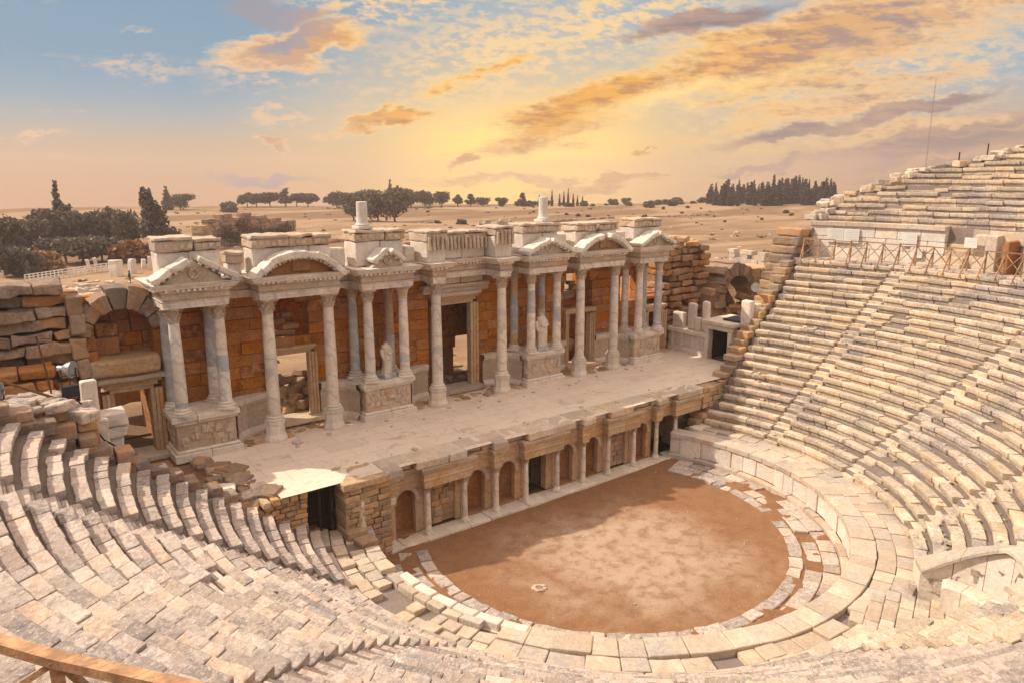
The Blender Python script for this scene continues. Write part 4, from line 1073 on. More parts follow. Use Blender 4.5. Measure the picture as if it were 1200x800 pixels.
# statues
def statue(x, y, z, h, rz, label, head=False):
    t = thing('statue', label, 'statue', (x, y, z), rz, 'statues standing on the podiums')
    mb = MB(); mb.stone(-.36, .36, -.32, .32, 0, .22, .03, .02); mb.build('plinth', M['grey'], t)
    mb = MB(); prof = [(.0, .26, .22), (.06, .27, .23), (.25, .23, .19), (.45, .235, .19), (.55, .245, .20), (.66, .20, .16), (.76, .225, .165), (.84, .25, .16), (.88, .22, .14), (.905, .10, .09), (.93, .085, .08), (.95, .085, .09)]
    if head: prof += [(.965, .10, .11), (.985, .105, .115), (1.0, .06, .06)]
    else: prof += [(.965, .05, .05)]
    seg = 30; vs = []
    for q, rx, ry in prof:
        for i in range(seg):
            a = 2*math.pi*i/seg; f = 1+(.10 if q < .8 else .02)*math.sin(9*a+q*7+1.5*math.sin(3*a))*(.4+.6*(1-q))
            px = .05*math.sin(q*3.)+rx*math.cos(a)*f; py = ry*math.sin(a)*f-.03*math.sin(q*5)
            nn = mn.noise(Vector((px*6+x, py*6, q*9)))*.02
            vs.append((px*h*.62+nn, py*h*.62+nn, .22+q*(h-.22)))
    n = len(prof)
    fs = [(j*seg+i, j*seg+(i+1) % seg, (j+1)*seg+(i+1) % seg, (j+1)*seg+i) for j in range(n-1) for i in range(seg)]+[tuple((n-1)*seg+i for i in range(seg))]
    mb.add(vs, fs, .4)
    # arm wrapped across the chest, mantle edge over the hip
    mb.tube([(.15*h, 0, .80*h), (.16*h, -.06*h, .68*h), (.05*h, -.125*h, .66*h), (-.06*h, -.125*h, .72*h)], [.055*h, .05*h, .042*h, .03*h], 10, .4)
    mb.tube([(-.15*h, 0, .80*h), (-.165*h, -.03*h, .66*h), (-.15*h, -.08*h, .54*h)], [.055*h, .048*h, .035*h], 10, .4)
    mb.tube([(-.14*h, -.05*h, .50*h), (0, -.14*h, .55*h), (.14*h, -.06*h, .66*h), (.12*h, .05*h, .80*h)], [.03*h, .035*h, .03*h, .02*h], 8, .4)
    mb.build('body', M['bright'], t, True)
statue(-4.72, 6.05, ZP, 1.75, .2, 'stocky headless draped statue on a grey plinth between two columns', False)
statue(4.85, 6.0, ZP, 2.05, -.1, 'slender draped statue on a grey plinth, right of the central doorway', True)
# ------------------------------------------------------------------ low stage front with niches
PX = [-7.891, -6.169, -4.328, -2.635, -.942, .942, 2.635, 4.328, 6.169, 7.891, 9.395]
t_pul = thing('proscenium', 'low stage front of arched niches and slim columns above the dirt orchestra', 'stage front')
def arch_panel(mb, x0, x1, z0, z1, xc, w, zs, y0, y1, n=12):
    """wall piece with an arched opening: jambs, spandrels and the intrados"""
    mb.stone(x0, xc-w, y0, y1, z0, zs, .02, .015, 2.5); mb.stone(xc+w, x1, y0, y1, z0, zs, .02, .015, 2.5)
    L = []
    for i in range(n+1):
        a = math.pi*(1-i/n); L.append((xc+w*math.cos(a), zs+w*math.sin(a)))
    for i in range(n):
        (xa, za), (xb, zb) = L[i], L[i+1]
        v = [(xa, y0, za), (xb, y0, zb), (xb, y0, z1), (xa, y0, z1), (xa, y1, za), (xb, y1, zb)]
        mb.add(v, [(0, 1, 2, 3), (1, 0, 4, 5)], .4+.05*(i % 5))
    for xa, xb in ((x0, xc-w), (xc+w, x1)): mb.stone(xa, xb, y0, y1, zs+.003, z1, .02, .015, 2.5)
def arch_ring(mb, xc, w, zs, y0, y1, th, n=14):
    for i in range(n):
        vs = []
        for k in (i, i+1):
            a = math.pi*(1-k/n)
            for rr in (w-.015, w+th):
                for y in (y0, y1): vs.append((xc+rr*math.cos(a), y, zs+rr*math.sin(a)))
        mb.add(vs, [(0, 4, 6, 2), (1, 3, 7, 5), (2, 6, 7, 3), (0, 1, 5, 4)])
for i in range(9):
    mbw, mbn, mba, mbr = MB(), MB(), MB(), MB()
    a, b = PX[i]+.13, PX[i+1]-.13; xc = (a+b)/2
    if i in (0, 2, 3, 5, 6, 8):
        arch_panel(mbw, a-.12, b+.12, .15, 2.62, xc, .47, 1.72, .34, .62)
        arch_ring(mba, xc, .47, 1.72, .27, .36, .17)
        mba.stone(xc-.66, xc-.46, .25, .36, 1.60, 1.74, .02, .01); mba.stone(xc+.46, xc+.66, .25, .36, 1.60, 1.74, .02, .01)
        pr = [(.62, .12), (.62, 1.72)]+[(.62*math.cos(R(q)), 1.72+.62*math.sin(R(q))) for q in (20, 40, 60, 80)]
        vs = []; fs = []; sg = 14
        for r, z in pr:
            for k in range(sg+1):
                q = math.pi*k/sg; vs.append((xc+r*math.cos(q), .42+r*.9*math.sin(q), z))
        for j in range(len(pr)-1):
            for k in range(sg): fs.append((j*(sg+1)+k, j*(sg+1)+k+1, (j+1)*(sg+1)+k+1, (j+1)*(sg+1)+k))
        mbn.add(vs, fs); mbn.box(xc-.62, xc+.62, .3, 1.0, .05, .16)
    elif i == 4:
        mbw.stone(a-.12, xc-.55, .34, 1.5, .15, 2.62, .02, .02); mbw.stone(xc+.55, b+.12, .34, 1.5, .15, 2.62, .02, .02); mbw.box(xc-.56, xc+.56, .40, 1.5, 2.35, 2.62)
        mbn.box(xc-.6, xc+.6, 1.5, 1.6, .1, 2.4)
    else:
        ashlar(mbr, a+.1, b-.1, .50, .9, .15, 2.0, .26, .42, amp=.03, face=.03)
        mbw.stone(a-.12, a+.12, .34, .9, .15, 2.62, .02, .02); mbw.stone(b-.12, b+.12, .34, .9, .15, 2.62, .02, .02); mbw.box(a+.1, b-.1, .55, .9, 2.35, 2.62); mbn.box(a+.1, b-.1, .86, .96, 1.95, 2.36)
    ni = mbw.build('niche', M['jamb'], t_pul)
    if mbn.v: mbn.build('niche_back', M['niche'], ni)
    if mba.v: mba.build('arch_moulding', M['carved'], ni)
    if mbr.v: mbr.build('rubble_fill', M['rubble'], ni)
mb = MB()
for i in range(17):
    xa = -8.6+1.07*i; mb.stone(xa+.01, xa+1.06, -.50, .40, -.2, .12+rng.uniform(-.02, .015), .03, .02, 2)
mb.build('base_step', M['bright'], t_pul)
pp = [(-8.12, .34), (-8.12, -.20), (-7.66, -.20), (-7.66, .18), (-6.40, .18), (-6.40, -.22), (-4.10, -.22), (-4.10, .18), (-2.86, .18), (-2.86, -.2), (-2.41, -.2), (-2.41, .18), (-1.17, .18), (-1.17, -.22)]
pp = pp + [(-x, y) for x, y in pp[::-1]][:-2] + [(7.66, -.20), (8.12, -.20), (8.12, .18), (9.15, .18), (9.15, -.22), (11.2, -.22)]
mb = MB(); sweep(mb, pp, [(0, 2.24), (0, 2.36), (.02, 2.37), (.02, 2.50), (.045, 2.51), (.07, 2.60), (.03, 2.64), (.03, 2.86)], amp=.015, ycap=1.2, piece=1.0); mb.build('entablature', M['jamb'], t_pul)
mb = MB(); sweep(mb, pp, [(.04, 2.864), (.10, 2.94), (.11, 3.02), (.20, 3.06), (.22, 3.16)], amp=.03, ycap=1.2, piece=.8); mb.build('cornice', M['carved'], t_pul)
mb = MB()   # broken edge slabs
x = -8.25
while x < 11.0:
    w = rng.uniform(.8, 1.7); w = min(w, 11.2-x); proj = -.36 if any(a <= x+w/2 <= b for a, b in ((-6.5, -4.0), (-1.2, 1.2), (4.0, 6.5), (9.1, 11.3))) else rng.choice((-.02, .05, -.15))
    mb.stone(x+.01, x+w-.01, proj-rng.uniform(0, .06), .9, 3.17, 3.50+rng.uniform(0, .035), .05, .045, 2.2); x += w
for k in (0, 3, 6, 9): mb.stone(PX[k]-.40, PX[k]+.38, -.50, .3, 3.165, 3.49+rng.uniform(0, .05), .07, .06, 2.5)
mb.build('edge_slabs', M['slab'], t_pul)
ords = ['leftmost', 'second', 'third', 'fourth', 'fifth', 'sixth', 'seventh', 'eighth', 'ninth', 'tenth', 'last']
for i, x in enumerate(PX):
    lab = ('leftmost slim stage front column, orange and without a capital' if i == 0 else 'slim stage front column standing free at the right end before a dark opening' if i == 10 else
           'slim stage front column left of the gated centre door' if i == 4 else 'slim stage front column right of the gated centre door' if i == 5 else
           '%s slim stage front column counted from the left end' % ords[i])
    column('small_column', x, -.02, .12, 2.24, .118, lab, 'slim columns of the low stage front', mat='jamb' if i in (0,) else 'marble', caph=.26, plainc=i in (0, 9), baseh=.24, broken=(i == 0))
mb = MB(); mb.stone(-8.1, -7.72, -.25, .3, 1.95, 2.24, .06, .05, 3); mb.build('corner_block', M['bright'], t_pul)
# solid masonry at both ends
mb = MB(); ashlar(mb, -10.05, -8.14, -.55, 1.3, -.1, 3.18, .24, .45, amp=.045, face=.05, bev=.04); mb.stone(-10.12, -8.1, -.62, 1.3, 3.19, 3.49, .05, .03, 2)
tag(mb.build('masonry_pier', M['rubble']), 'rubble masonry pier between the left iron gate and the niches', 'masonry pier')
mb = MB(); ashlar(mb, -12.9, -11.35, -.12, 1.0, 1.6, 3.2, .2, .36, amp=.04, face=.05, bev=.04)
for k in range(5): mb.stone(-13.0+.33*k, -12.69+.33*k, -.25, 1.0, 3.2, 3.46+rng.uniform(-.05, .02), .06, .05, 2)
tag(mb.build('masonry_wall', M['rubble']), 'low rubble wall left of the iron gate, under the stage edge', 'masonry wall')
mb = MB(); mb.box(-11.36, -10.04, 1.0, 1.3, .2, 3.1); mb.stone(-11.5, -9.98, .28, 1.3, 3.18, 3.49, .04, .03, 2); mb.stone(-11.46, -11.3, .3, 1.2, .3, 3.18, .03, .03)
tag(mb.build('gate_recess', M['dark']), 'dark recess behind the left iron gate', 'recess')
mb = MB(); ashlar(mb, 10.3, 11.9, .9, 1.7, 0, 3.2, .3, .6, amp=.04, face=.04); ashlar(mb, 11.25, 13.0, -.3, .95, 2.3, 3.45, .28, .5, amp=.05, face=.06)
tag(mb.build('masonry_wall', M['rubble']), 'rubble wall closing the right end of the stage front', 'masonry wall')
def iron_gate(x0, x1, y, z0, z1, label, bars=9):
    t = thing('iron_gate', label, 'gate', ((x0+x1)/2, y, z0), group='iron gates of the stage front'); w = (x1-x0)/2; h = z1-z0
    mb = MB()
    for x in (-w, 0, w): mb.box(x-.03, x+.03, -.03, .03, 0, h)
    for z in (.03, h*.5, h-.03): mb.box(-w, w, -.025, .025, z-.03, z+.03)
    mb.build('gate_frame', M['iron'], t)
    mb = MB()
    for i in range(bars*2): 
        x = -w+2*w*(i+.5)/(bars*2); mb.tube([(x, 0, .03), (x, 0, h-.03)], .013, 6)
    mb.build('bars', M['iron'], t)
iron_gate(-11.28, -10.08, .42, .75, 3.15, 'rusty double iron gate below the left end of the stage', 6)
iron_gate(-.54, .54, .75, .15, 2.34, 'dark iron gate in the middle door of the stage front', 5)
# left end of the orchestra: pier, stump, slabs
mb = MB(); mb.stone(-10.1, -9.3, -.85, .15, .0, 1.62, .06, .05, 2); mb.stone(-9.95, -9.2, -1.5, -.88, .0, 1.45, .06, .05, 2)
tag(mb.build('parapet', M['rubble']), 'short rough parapet in front of the left iron gate', 'parapet')
mb = MB(); mb.lathe([(.15, 1.5), (.155, 1.6), (.13, 1.7), (.13, 2.62), (.10, 2.66)], -9.35, -.45, 14); tag(mb.build('post_stone', M['bright'], None, True), 'small white upright stone post beside the left iron gate', 'stone post')
mb = MB()
for i in range(6):
    q = Matrix.Translation(pol(180+4+5.2*i, 9.75, 0)) @ Matrix.Rotation(R(-90+184+5.2*i), 4, 'Z'); mb.stone(-.42, .42, -.17, .17, .5, 1.52-.02*i, .04, .03, 2, None, q)
tag(mb.build('slab_row', M['bright']), 'row of upright white slabs edging the left end of the orchestra', 'stone slabs')
mb = MB()
for i in range(34):
    a = rng.uniform(188, 236); r = rng.uniform(7.7, 9.0); s = rng.uniform(.1, .4); q = Matrix.Translation(pol(a, r, .1)) @ Matrix.Rotation(rng.uniform(0, 3), 4, 'Z')
    mb.stone(-s, s, -s*.7, s*.7, -.06, rng.uniform(.03, .14), .05, .04, 3, None, q)
tag(mb.build('rubble', M['slab']), 'flat broken stones strewn at the left rim of the orchestra', 'rubble', kind='stuff')
mb = MB()
for i in range(150):
    a = rng.uniform(0, 6.28); r = 7.3*math.sqrt(rng.random()); p = Vector((r*math.cos(a), YC+r*math.sin(a), 0)); 
    if p.y > -.6: continue
    s = abs(rng.gauss(0, .013))+.008; q = Matrix.Translation(p) @ Matrix.Rotation(rng.uniform(0, 3), 4, 'Z'); mb.stone(-s, s, -s*.8, s*.8, -.02, s*.9, .02, .01, 5, None, q)
tag(mb.build('pebbles', M['slab']), 'small pale pebbles scattered on the dirt', 'pebbles', kind='stuff')
for (x, y, s, lab) in ((-5.05, -6.0, .26, 'small pale stone ring lying on the dirt near the left rim'), ):
    mb = MB()
    for k in range(7):
        a = k*.9; q = Matrix.Translation((x+.2*math.cos(a), y+.2*math.sin(a), 0)) @ Matrix.Rotation(a, 4, 'Z'); mb.stone(-.07, .07, -.09, .09, -.03, .05, .04, .035, 4, None, q)
    tag(mb.build('stone_ring', M['slab']), lab, 'stone')
mb = MB(); mb.stone(9.6, 10.25, -.9, -.35, -.05, 1.15, .08, .06, 2, None, None); tag(mb.build('stone_block', M['slab']), 'pale block leaning beside the last slim column on the right', 'stone block')
mb = MB(); ashlar(mb, 10.2, 11.4, -.95, -.3, -.1, 1.5, .5, .7, amp=.05, face=.06); tag(mb.build('stone_block', M['marble']), 'carved grey white block at the right end of the orchestra wall', 'stone block')

# ------------------------------------------------------------------ end walls of the seating
def end_wall(sgn, label, mat):
    t = thing('retaining_wall', label, 'wall'); mb = MB()
    for k in range(0, NR+1):
        r = R_ROW+ROW_D*k; z = Z_WALK+ROW_H*k
        xa, xb = r*.955-.35, (r+ROW_D)*.955-.35
        yb = (-.55+.17*(r-11)) if sgn > 0 else .30
        zz = z-rng.uniform(.05, .3)
        while zz > max(0., z-2.1):
            h = rng.uniform(.3, .5); 
            x0, x1 = (xa+rng.uniform(-.15, .1), xb+rng.uniform(-.1, .2))
            if sgn < 0: x0, x1 = -x1, -x0
            mb.stone(x0, x1, yb+rng.uniform(-.12, .12), yb+rng.uniform(.55, .95), zz-h, zz, .05, .05, 2); zz -= h+.01
    mb.build('wall_blocks', mat, t); return t
end_wall(1, 'rough stepped end wall of the seating beside the right side of the stage', M['rubble'])
tl = end_wall(-1, 'rough stepped end wall of the seating beside the left doorway', M['ruin'])
mb = MB(); ashlar(mb, -21.5, -17.6, .9, 2.9, 5.6, 7.75, .42, .95, amp=.05, face=.07, bev=.05, top=lambda x: 7.2 if x > -18.4 else 9)
mb.build('ledge_blocks', M['rubble'], tl)
mb = MB()
for i in range(40):
    x = rng.uniform(-21, -17.7); y = rng.uniform(.8, 2.6); s = rng.uniform(.12, .36); q = Matrix.Translation((x, y, 7.78 if x < -18.4 else 7.3)) @ Matrix.Rotation(rng.uniform(0, 3), 4, 'Z') @ Matrix.Rotation(rng.uniform(-.3, .3), 4, 'X')
    mb.stone(-s*1.3, s*1.3, -s, s, -s*.4, s*.6, .07, .06, 2.5, None, q)
tag(mb.build('rubble', M['seat_old']), 'heap of grey broken stones on the ledge by the floodlight', 'rubble', kind='stuff')
mb = MB(); ashlar(mb, -19, -14.6, 1.2, 6.4, 2.2, 3.4, .5, 1.1, amp=.06, face=.08); ashlar(mb, -19, -16.9, 3.0, 6.4, 3.4, 5.4, .5, 1.1, amp=.05, face=.1)
tag(mb.build('masonry_wall', M['ruin']), 'rough stone footing in front of the far left doorway', 'masonry wall')
for i, (x, y, z, w, d, h, mat, lab) in enumerate(((-17.55, 2.9, 5.3, .5, .35, 2.75, 'bright', 'tall white slab standing upright left of the far left doorway'),
        (-17.62, 1.9, 4.6, .62, .4, 2.35, 'marble', 'grey white slab standing in front of the tallest slab, by the cable'),
        (-14.0, 1.3, 3.2, .95, .7, .62, 'bright', 'pale block resting on the broken left edge of the stage'), (-13.2, .75, 2.75, .9, .75, .8, 'ruin', 'brown block at the lower left corner of the stage, nearest the paving'),
        (-13.9, 2.6, 3.3, .55, .5, .42, 'ruin', 'small brown stone beside the foot of the leftmost podium'), (-15.1, 1.9, 3.6, .6, .55, .4, 'seat', 'little flat stone below the sill of the far left doorway'))):
    mb = MB(); q = Matrix.Translation((x, y, z)) @ Matrix.Rotation(rng.uniform(-.25, .25), 4, 'Z') @ Matrix.Rotation(rng.uniform(-.06, .06), 4, 'Y')
    mb.stone(-w/2, w/2, -d/2, d/2, 0, h, .07, .045, 2, None, q); tag(mb.build('stone_slab' if h > 1 else 'stone_block', M[mat]), lab, 'stone slab' if h > 1 else 'stone block')
mb = MB(); x, y = -17.05, 2.5
mb.stone(x-.3, x+.3, y-.28, y+.28, 4.4, 6.1, .05, .04); mb.stone(x-.42, x+.42, y-.4, y+.4, 6.1, 6.5, .1, .05, 3); mb.stone(x-.50, x+.46, y-.45, y+.45, 6.5, 6.98, .06, .05, 3)
tag(mb.build('stone_pier', M['marble']), 'stone pier with a wide flared cap in front of the left doorway', 'stone pier')
mb = MB()
for i in range(26):
    u = rng.random(); x = -13.4+2.0*u+rng.uniform(-.3, .3); y = .55-.35*u+rng.uniform(-.3, .25); s = rng.uniform(.1, .3)
    q = Matrix.Translation((x, y, 3.2-.35*rng.random())) @ Matrix.Rotation(rng.uniform(0, 3), 4, 'Z') @ Matrix.Rotation(rng.uniform(-.5, .5), 4, 'X'); mb.stone(-s*1.2, s*1.2, -s, s, -s*.5, s*.6, .06, .05, 3, None, q)
tag(mb.build('rubble', M['ruin']), 'brown rubble along the broken lower left corner of the stage', 'rubble', kind='stuff')

# ------------------------------------------------------------------ ruins left of the facade
t = thing('ruined_wall', 'ruined wall of huge dark blocks at the left edge of the picture', 'ruin')
mb = MB(); ashlar(mb, -22.5, -17.45, 6.9, 8.3, 4.6, 10.95, .46, 1.05, amp=.15, face=.30, bev=.05, gap=.05, n=1.8, drop=.12, top=lambda x: 10.95 if x < -17.2 else 10.2)
mb.build('large_blocks', M['ruin'], t); mb = MB(); ashlar(mb, -22.5, -16.9, 8.3, 8.9, 4.6, 10.4, .8, 1.6, amp=.05, face=.05); mb.build('core', M['ochre'], t)
mb = MB(); ashlar(mb, -22.0, -17.6, 5.4, 6.85, 3.4, 8.1, .42, .9, amp=.10, face=.16, bev=.08, gap=.05, n=1.2, top=lambda x: 8.1 if x < -18 else 7.2); mb.build('lower_blocks', M['ochre'], t)
mb = MB()
for i, z in enumerate((4.6, 5.4, 6.3, 7.2, 8.0, 8.9, 9.6)): mb.stone(-17.45+rng.uniform(-.1, .1), -17.0+rng.uniform(-.05, .15), 6.7, 8.0, z, z+.75, .07, .08, 2)
mb.build('broken_end', M['ruin'], t)
def voussoirs(mb, xc, zc, r0, r1, y0, y1, a0, a1, n, amp=.05, irregular=.06):
    for i in range(n):
        a = (a0+(a1-a0)*(i+.5)/n); w = R(abs(a1-a0)/n)*.5
        q = Matrix.Translation((xc, 0, zc)) @ Matrix.Rotation(R(90-a), 4, 'Y'); rr = r1+rng.uniform(-irregular, irregular)*2
        b0, b1 = r0*w*.95, rr*w*.96
        pts = [(-b0, r0), (b0, r0), (b1, rr), (-b1, rr)]
        # wedge: stone block, then taper toward the centre
        n0 = len(mb.v); mb.stone(-1, 1, y0+rng.uniform(-.08, .08), y1, r0, rr, .05, .03, 2, None, None)
        for k in range(n0, len(mb.v)):
            x, y, z = mb.v[k]; f = b0+(b1-b0)*(z-r0)/(rr-r0); w2 = mn.noise_vector(Vector((x+i*7, y*2, z*2)))*irregular*.6; mb.v[k] = tuple(q @ Vector((x*f+w2.x, y+w2.y, z+w2.z)))
t = thing('ruined_arch', 'ruined arch of grey wedge stones above the far left doorway', 'ruin')
mb = MB(); voussoirs(mb, -15.65, 8.55, 1.12, 1.85, 7.1, 8.4, 172, 12, 7, .05, .12); mb.build('arch_stones', M['ruin'], t)
mb = MB(); ashlar(mb, -17.2, -13.6, 8.5, 9.1, 6.9, 10.1, .5, .9, amp=.05, face=.05); ashlar(mb, -17.3, -16.6, 7.2, 8.5, 7.6, 9.2, .5, .7, amp=.06, face=.06)
mb.stone(-16.9, -15.7, 7.9, 8.5, 7.75, 8.45, .05, .05); mb.stone(-16.5, -15.7, 8.1, 8.5, 8.45, 9.0, .05, .05); mb.build('recess_wall', M['ochre'], t)
mb = MB(); mb.stone(-17.0, -14.45, 6.75, 8.5, 7.12, 7.75, .12, .09, 1.6); mb.stone(-16.8, -14.5, 6.95, 8.0, 6.86, 7.11, .05, .05, 2); mb.build('ledge', M['rubble'], t)
mb = MB(); ashlar(mb, -17.5, -16.68, 7.2, 8.0, 3.3, 6.85, .6, .9, amp=.05, face=.05); mb.build('side_wall', M['ochre'], t); mb = MB(); ashlar(mb, -14.43, -14.2, 7.2, 8.0, 3.3, 6.8, .6, .9, amp=.03); mb.build('side_wall', M['ochre'], t)
mb = MB(); q = Matrix.Translation((-14.2, 13.0, 4.3)); mb.stone(-1.6, 1.6, -.8, .8, 0, 1.5, .35, .22, 1.2, None, q, n=1.5); tag(mb.build('boulder', M['rubble']), 'sunlit mass of old masonry seen through the far left doorway', 'masonry block')

# ruins right of the facade
t = thing('versura_wall', 'pale side wall with a panelled base closing the right end of the stage', 'wall')
mb = MB()
mb.stone(17.0, 17.9, 4.15, 7.3, 3.4, 3.85, .04, .03); mb.stone(17.12, 17.9, 4.15, 7.3, 3.85, 4.75, .03, .03); mb.stone(16.95, 17.9, 4.1, 7.35, 4.76, 5.05, .05, .04)
for y in (4.4, 5.3, 6.2, 6.95): mb.stone(17.05, 17.2, y-.07, y+.07, 3.86, 4.75, .02, .02)
mb.build('panelled_base', M['bright'], t)
mb = MB()
mb.stone(16.85, 17.35, 3.86, 4.16, 3.4, 5.4, .03, .03); mb.stone(16.85, 17.35, 2.1, 2.42, 3.4, 5.4, .03, .03); mb.stone(16.85, 17.4, 2.05, 4.2, 5.41, 5.72, .04, .03)
mb.build('door_frame', M['bright'], t)
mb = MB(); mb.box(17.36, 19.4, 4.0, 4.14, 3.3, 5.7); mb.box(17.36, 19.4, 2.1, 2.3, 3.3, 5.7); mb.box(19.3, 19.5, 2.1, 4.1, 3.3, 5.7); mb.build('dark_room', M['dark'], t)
mb = MB(); mb.stone(16.75, 19.7, 1.9, 4.35, 5.73, 5.98, .05, .04); mb.build('roof_slab', M['marble'], t)
mb = MB(); mb.stone(17.5, 19.2, 2.0, 3.3, 5.985, 6.12, .05, .05, 3); tag(mb.build('tarpaulin', M['cloth_dark']), 'dark folded cover lying on the slab over the side door', 'cover')
for y, w, h, lab in ((5.55, .62, 1.75, 'tall upright slab with a rounded top on the right side wall'), (4.45, .5, 2.0, 'narrow white slab standing at the corner over the side door'), (6.6, .9, 1.0, 'low broad slab standing behind the round topped slab'), (4.98, .45, .85, 'short block wedged between the two upright slabs')):
    mb = MB(); mb.stone(17.15, 17.5, y-w/2, y+w/2, 5.06, 5.06+h, .14 if h > 1.5 else .05, .03, 2.5, n=1.2)
    tag(mb.build('stone_slab', M['bright']), lab, 'stone slab')
mb = MB(); mb.stone(17.35, 17.85, 1.25, 1.95, 4.9, 7.45, .1, .04); mb.stone(17.9, 18.6, 1.2, 1.8, 4.9, 7.2, .08, .04); mb.stone(18.0, 18.7, .95, 1.2, 5.4, 7.0, .06, .04)
tag(mb.build('stone_pier', M['bright']), 'white double slab pier at the foot of the right floodlight', 'stone pier')
mb = MB(); ashlar(mb, 16.6, 18.3, .9, 2.1, 3.0, 4.9, .45, .7, amp=.09, face=.15, bev=.1); tag(mb.build('stone_block', M['rubble']), 'pile of orange rounded blocks beside the right side door', 'stone block')
t = thing('ruined_wall', 'tall ruined wall of orange courses right of the facade', 'ruin')
def rt(x): return 10.7-.8*abs(math.sin(x*1.7))-.12*max(0, x-18.5)
mb = MB(); ashlar(mb, 16.9, 21.4, 7.7, 9.6, 3.4, 11.0, .44, .95, amp=.13, face=.24, bev=.09, gap=.06, n=1.3, top=rt, drop=.07); mb.box(17.0, 21.2, 8.5, 9.5, 3.4, 9.4); mb.build('courses', M['brown'], t)
mb = MB()
for i in range(22):
    x = rng.uniform(17, 21.2); s = rng.uniform(.25, .6); q = Matrix.Translation((x, rng.uniform(7.9, 9.2), min(10.7, rt(x)+.1))) @ Matrix.Rotation(rng.uniform(0, 3), 4, 'Z') @ Matrix.Rotation(rng.uniform(-.15, .15), 4, 'X')
    mb.stone(-s*1.3, s*1.3, -s*.8, s*.8, -s*.3, s*.4, .07, .06, 2, None, q)
mb.build('loose_top_stones', M['rubble'], t)
t = thing('ruined_arch', 'broken arch just behind the right end of the facade', 'ruin'); mb = MB(); voussoirs(mb, 15.7, 8.4, 1.15, 1.8, 7.5, 8.6, 165, 60, 5, .05); mb.build('arch_stones', M['ochre'], t); mb = MB(); ashlar(mb, 14.6, 17.0, 8.6, 9.2, 3.4, 7.2, .5, .9, amp=.05, face=.05); mb.build('back_wall', M['ochre'], t)
t = thing('ruined_arch', 'ruined arch with tilted wedge stones right of the orange wall', 'ruin')
mb = MB(); voussoirs(mb, 23.6, 6.7, 1.3, 2.3, 6.6, 8.8, 174, 8, 10, .07, .13); mb.build('arch_stones', M['ruin'], t)
mb = MB(); ashlar(mb, 20.9, 22.5, 6.9, 8.8, 3.4, 7.2, .5, .9, amp=.07, face=.1); mb.build('side_wall', M['rubble'], t); mb = MB(); ashlar(mb, 24.9, 27.5, 6.4, 8.8, 3.4, 8.4, .55, 1.1, amp=.08, face=.12, top=lambda x: 8.4); mb.build('side_wall', M['rubble'], t); mb = MB(); ashlar(mb, 22.3, 25, 9.2, 9.8, 3.4, 7.6, .5, .9, amp=.05, face=.08); mb.build('side_wall', M['rubble'], t)
t = thing('ruined_pier', 'stacked flat blocks at the top left of the bright seating, below the fence end', 'ruin')
mb = MB(); z = 5.6; k = 0
while z < 11.3:
    h = rng.uniform(.38, .62); w = 1.5-.03*k
    for x0 in np.arange(20.6+.42*k*.55, 24.6+.1*k, w): mb.stone(x0+rng.uniform(-.1, .1), x0+w*.97, 1.75+rng.uniform(-.15, .15), 3.6, z, z+h, .1, .08, 1.8)
    z += h+.015; k += 1
mb.build('flat_blocks', M['ruin'], t)
mb = MB(); ashlar(mb, 18.3, 22.0, 1.9, 3.4, 3.5, 7.4, .5, 1.0, amp=.09, face=.15, bev=.09, top=lambda x: 4.6+.82*(x-18.3)); tag(mb.build('masonry_wall', M['rubble']), 'broken masonry behind the right floodlight, climbing along the seating', 'masonry wall')

# ------------------------------------------------------------------ floodlights, rods, cable
def floodlight(x, y, z, ph, aim, label, box=True):
    t = thing('floodlight', label, 'floodlight', (x, y, z), 0)
    mb = MB(); mb.tube([(0, 0, 0), (0, 0, ph)], .028, 8); mb.build('pole', M['rust'], t)
    q = Matrix.Translation((0, 0, ph+.28)) @ Vector(aim).to_track_quat('Z', 'Y').to_matrix().to_4x4()
    pr = [(.07, -.33), (.09, -.32), (.10, -.18), (.14, -.13), (.22, -.02), (.28, .13), (.29, .15)]
    mb = MB(); mb.lathe(pr, seg=24); mb.v = [tuple(q @ Vector(p)) for p in mb.v]; h = mb.build('lamp_head', M['steel'], t, True)
    mb = MB(); mb.lathe([(.275, .152), (.275, .158), (.02, .17)], seg=24); mb.v = [tuple(q @ Vector(p)) for p in mb.v]; mb.build('lens', M['lens'], h, True)
    mb = MB(); mb.bar((-.2, 0, ph-.02), (.2, 0, ph-.02), .03); mb.bar((-.2, 0, ph-.02), (-.22, 0, ph+.3), .03); mb.bar((.2, 0, ph-.02), (.22, 0, ph+.3), .03); mb.build('bracket', M['iron'], t)
    if box:
        mb = MB(); mb.stone(-.26, .24, -.17, .17, .22, .60, .03, .005); mb.tube([(-.24, -.16, .6), (-.24, -.16, .95), (.22, -.16, .95), (.22, -.16, .6)], .02, 6); mb.build('ballast_box', M['black'], t)
    return t
floodlight(-18.12, 2.2, 7.55, .85, (.80, -.58, -.10), 'big silver floodlight with a black ballast box on the left ledge', True)
floodlight(18.35, 1.75, 6.9, 1.0, (-.5, -.8, .05), 'round silver floodlight on a pole beside the bright seating', False)
floodlight(-20.15, 1.2, 7.7, .55, (.85, -.5, -.1), 'partly cut off floodlight at the extreme left edge', False)
mb = MB(); mb.tube([(-18.62, 2.2, 7.5), (-18.72, 2.2, 8.7), (-18.85, 2.25, 9.85)], .03, 8); mb.tube([(-18.85, 2.25, 9.75), (-18.45, 2.2, 9.72)], .02, 6)
tag(mb.build('iron_rod', M['rust']), 'thin upright rusty rod with a short arm, left of the floodlight', 'rod')
mb = MB(); mb.tube([(-20.6, 1.9, 9.05), (-18.35, 1.9, 7.72)], .045, 8); tag(mb.build('iron_rod', M['rust']), 'slanting rusty rod leaning down toward the floodlight', 'rod')
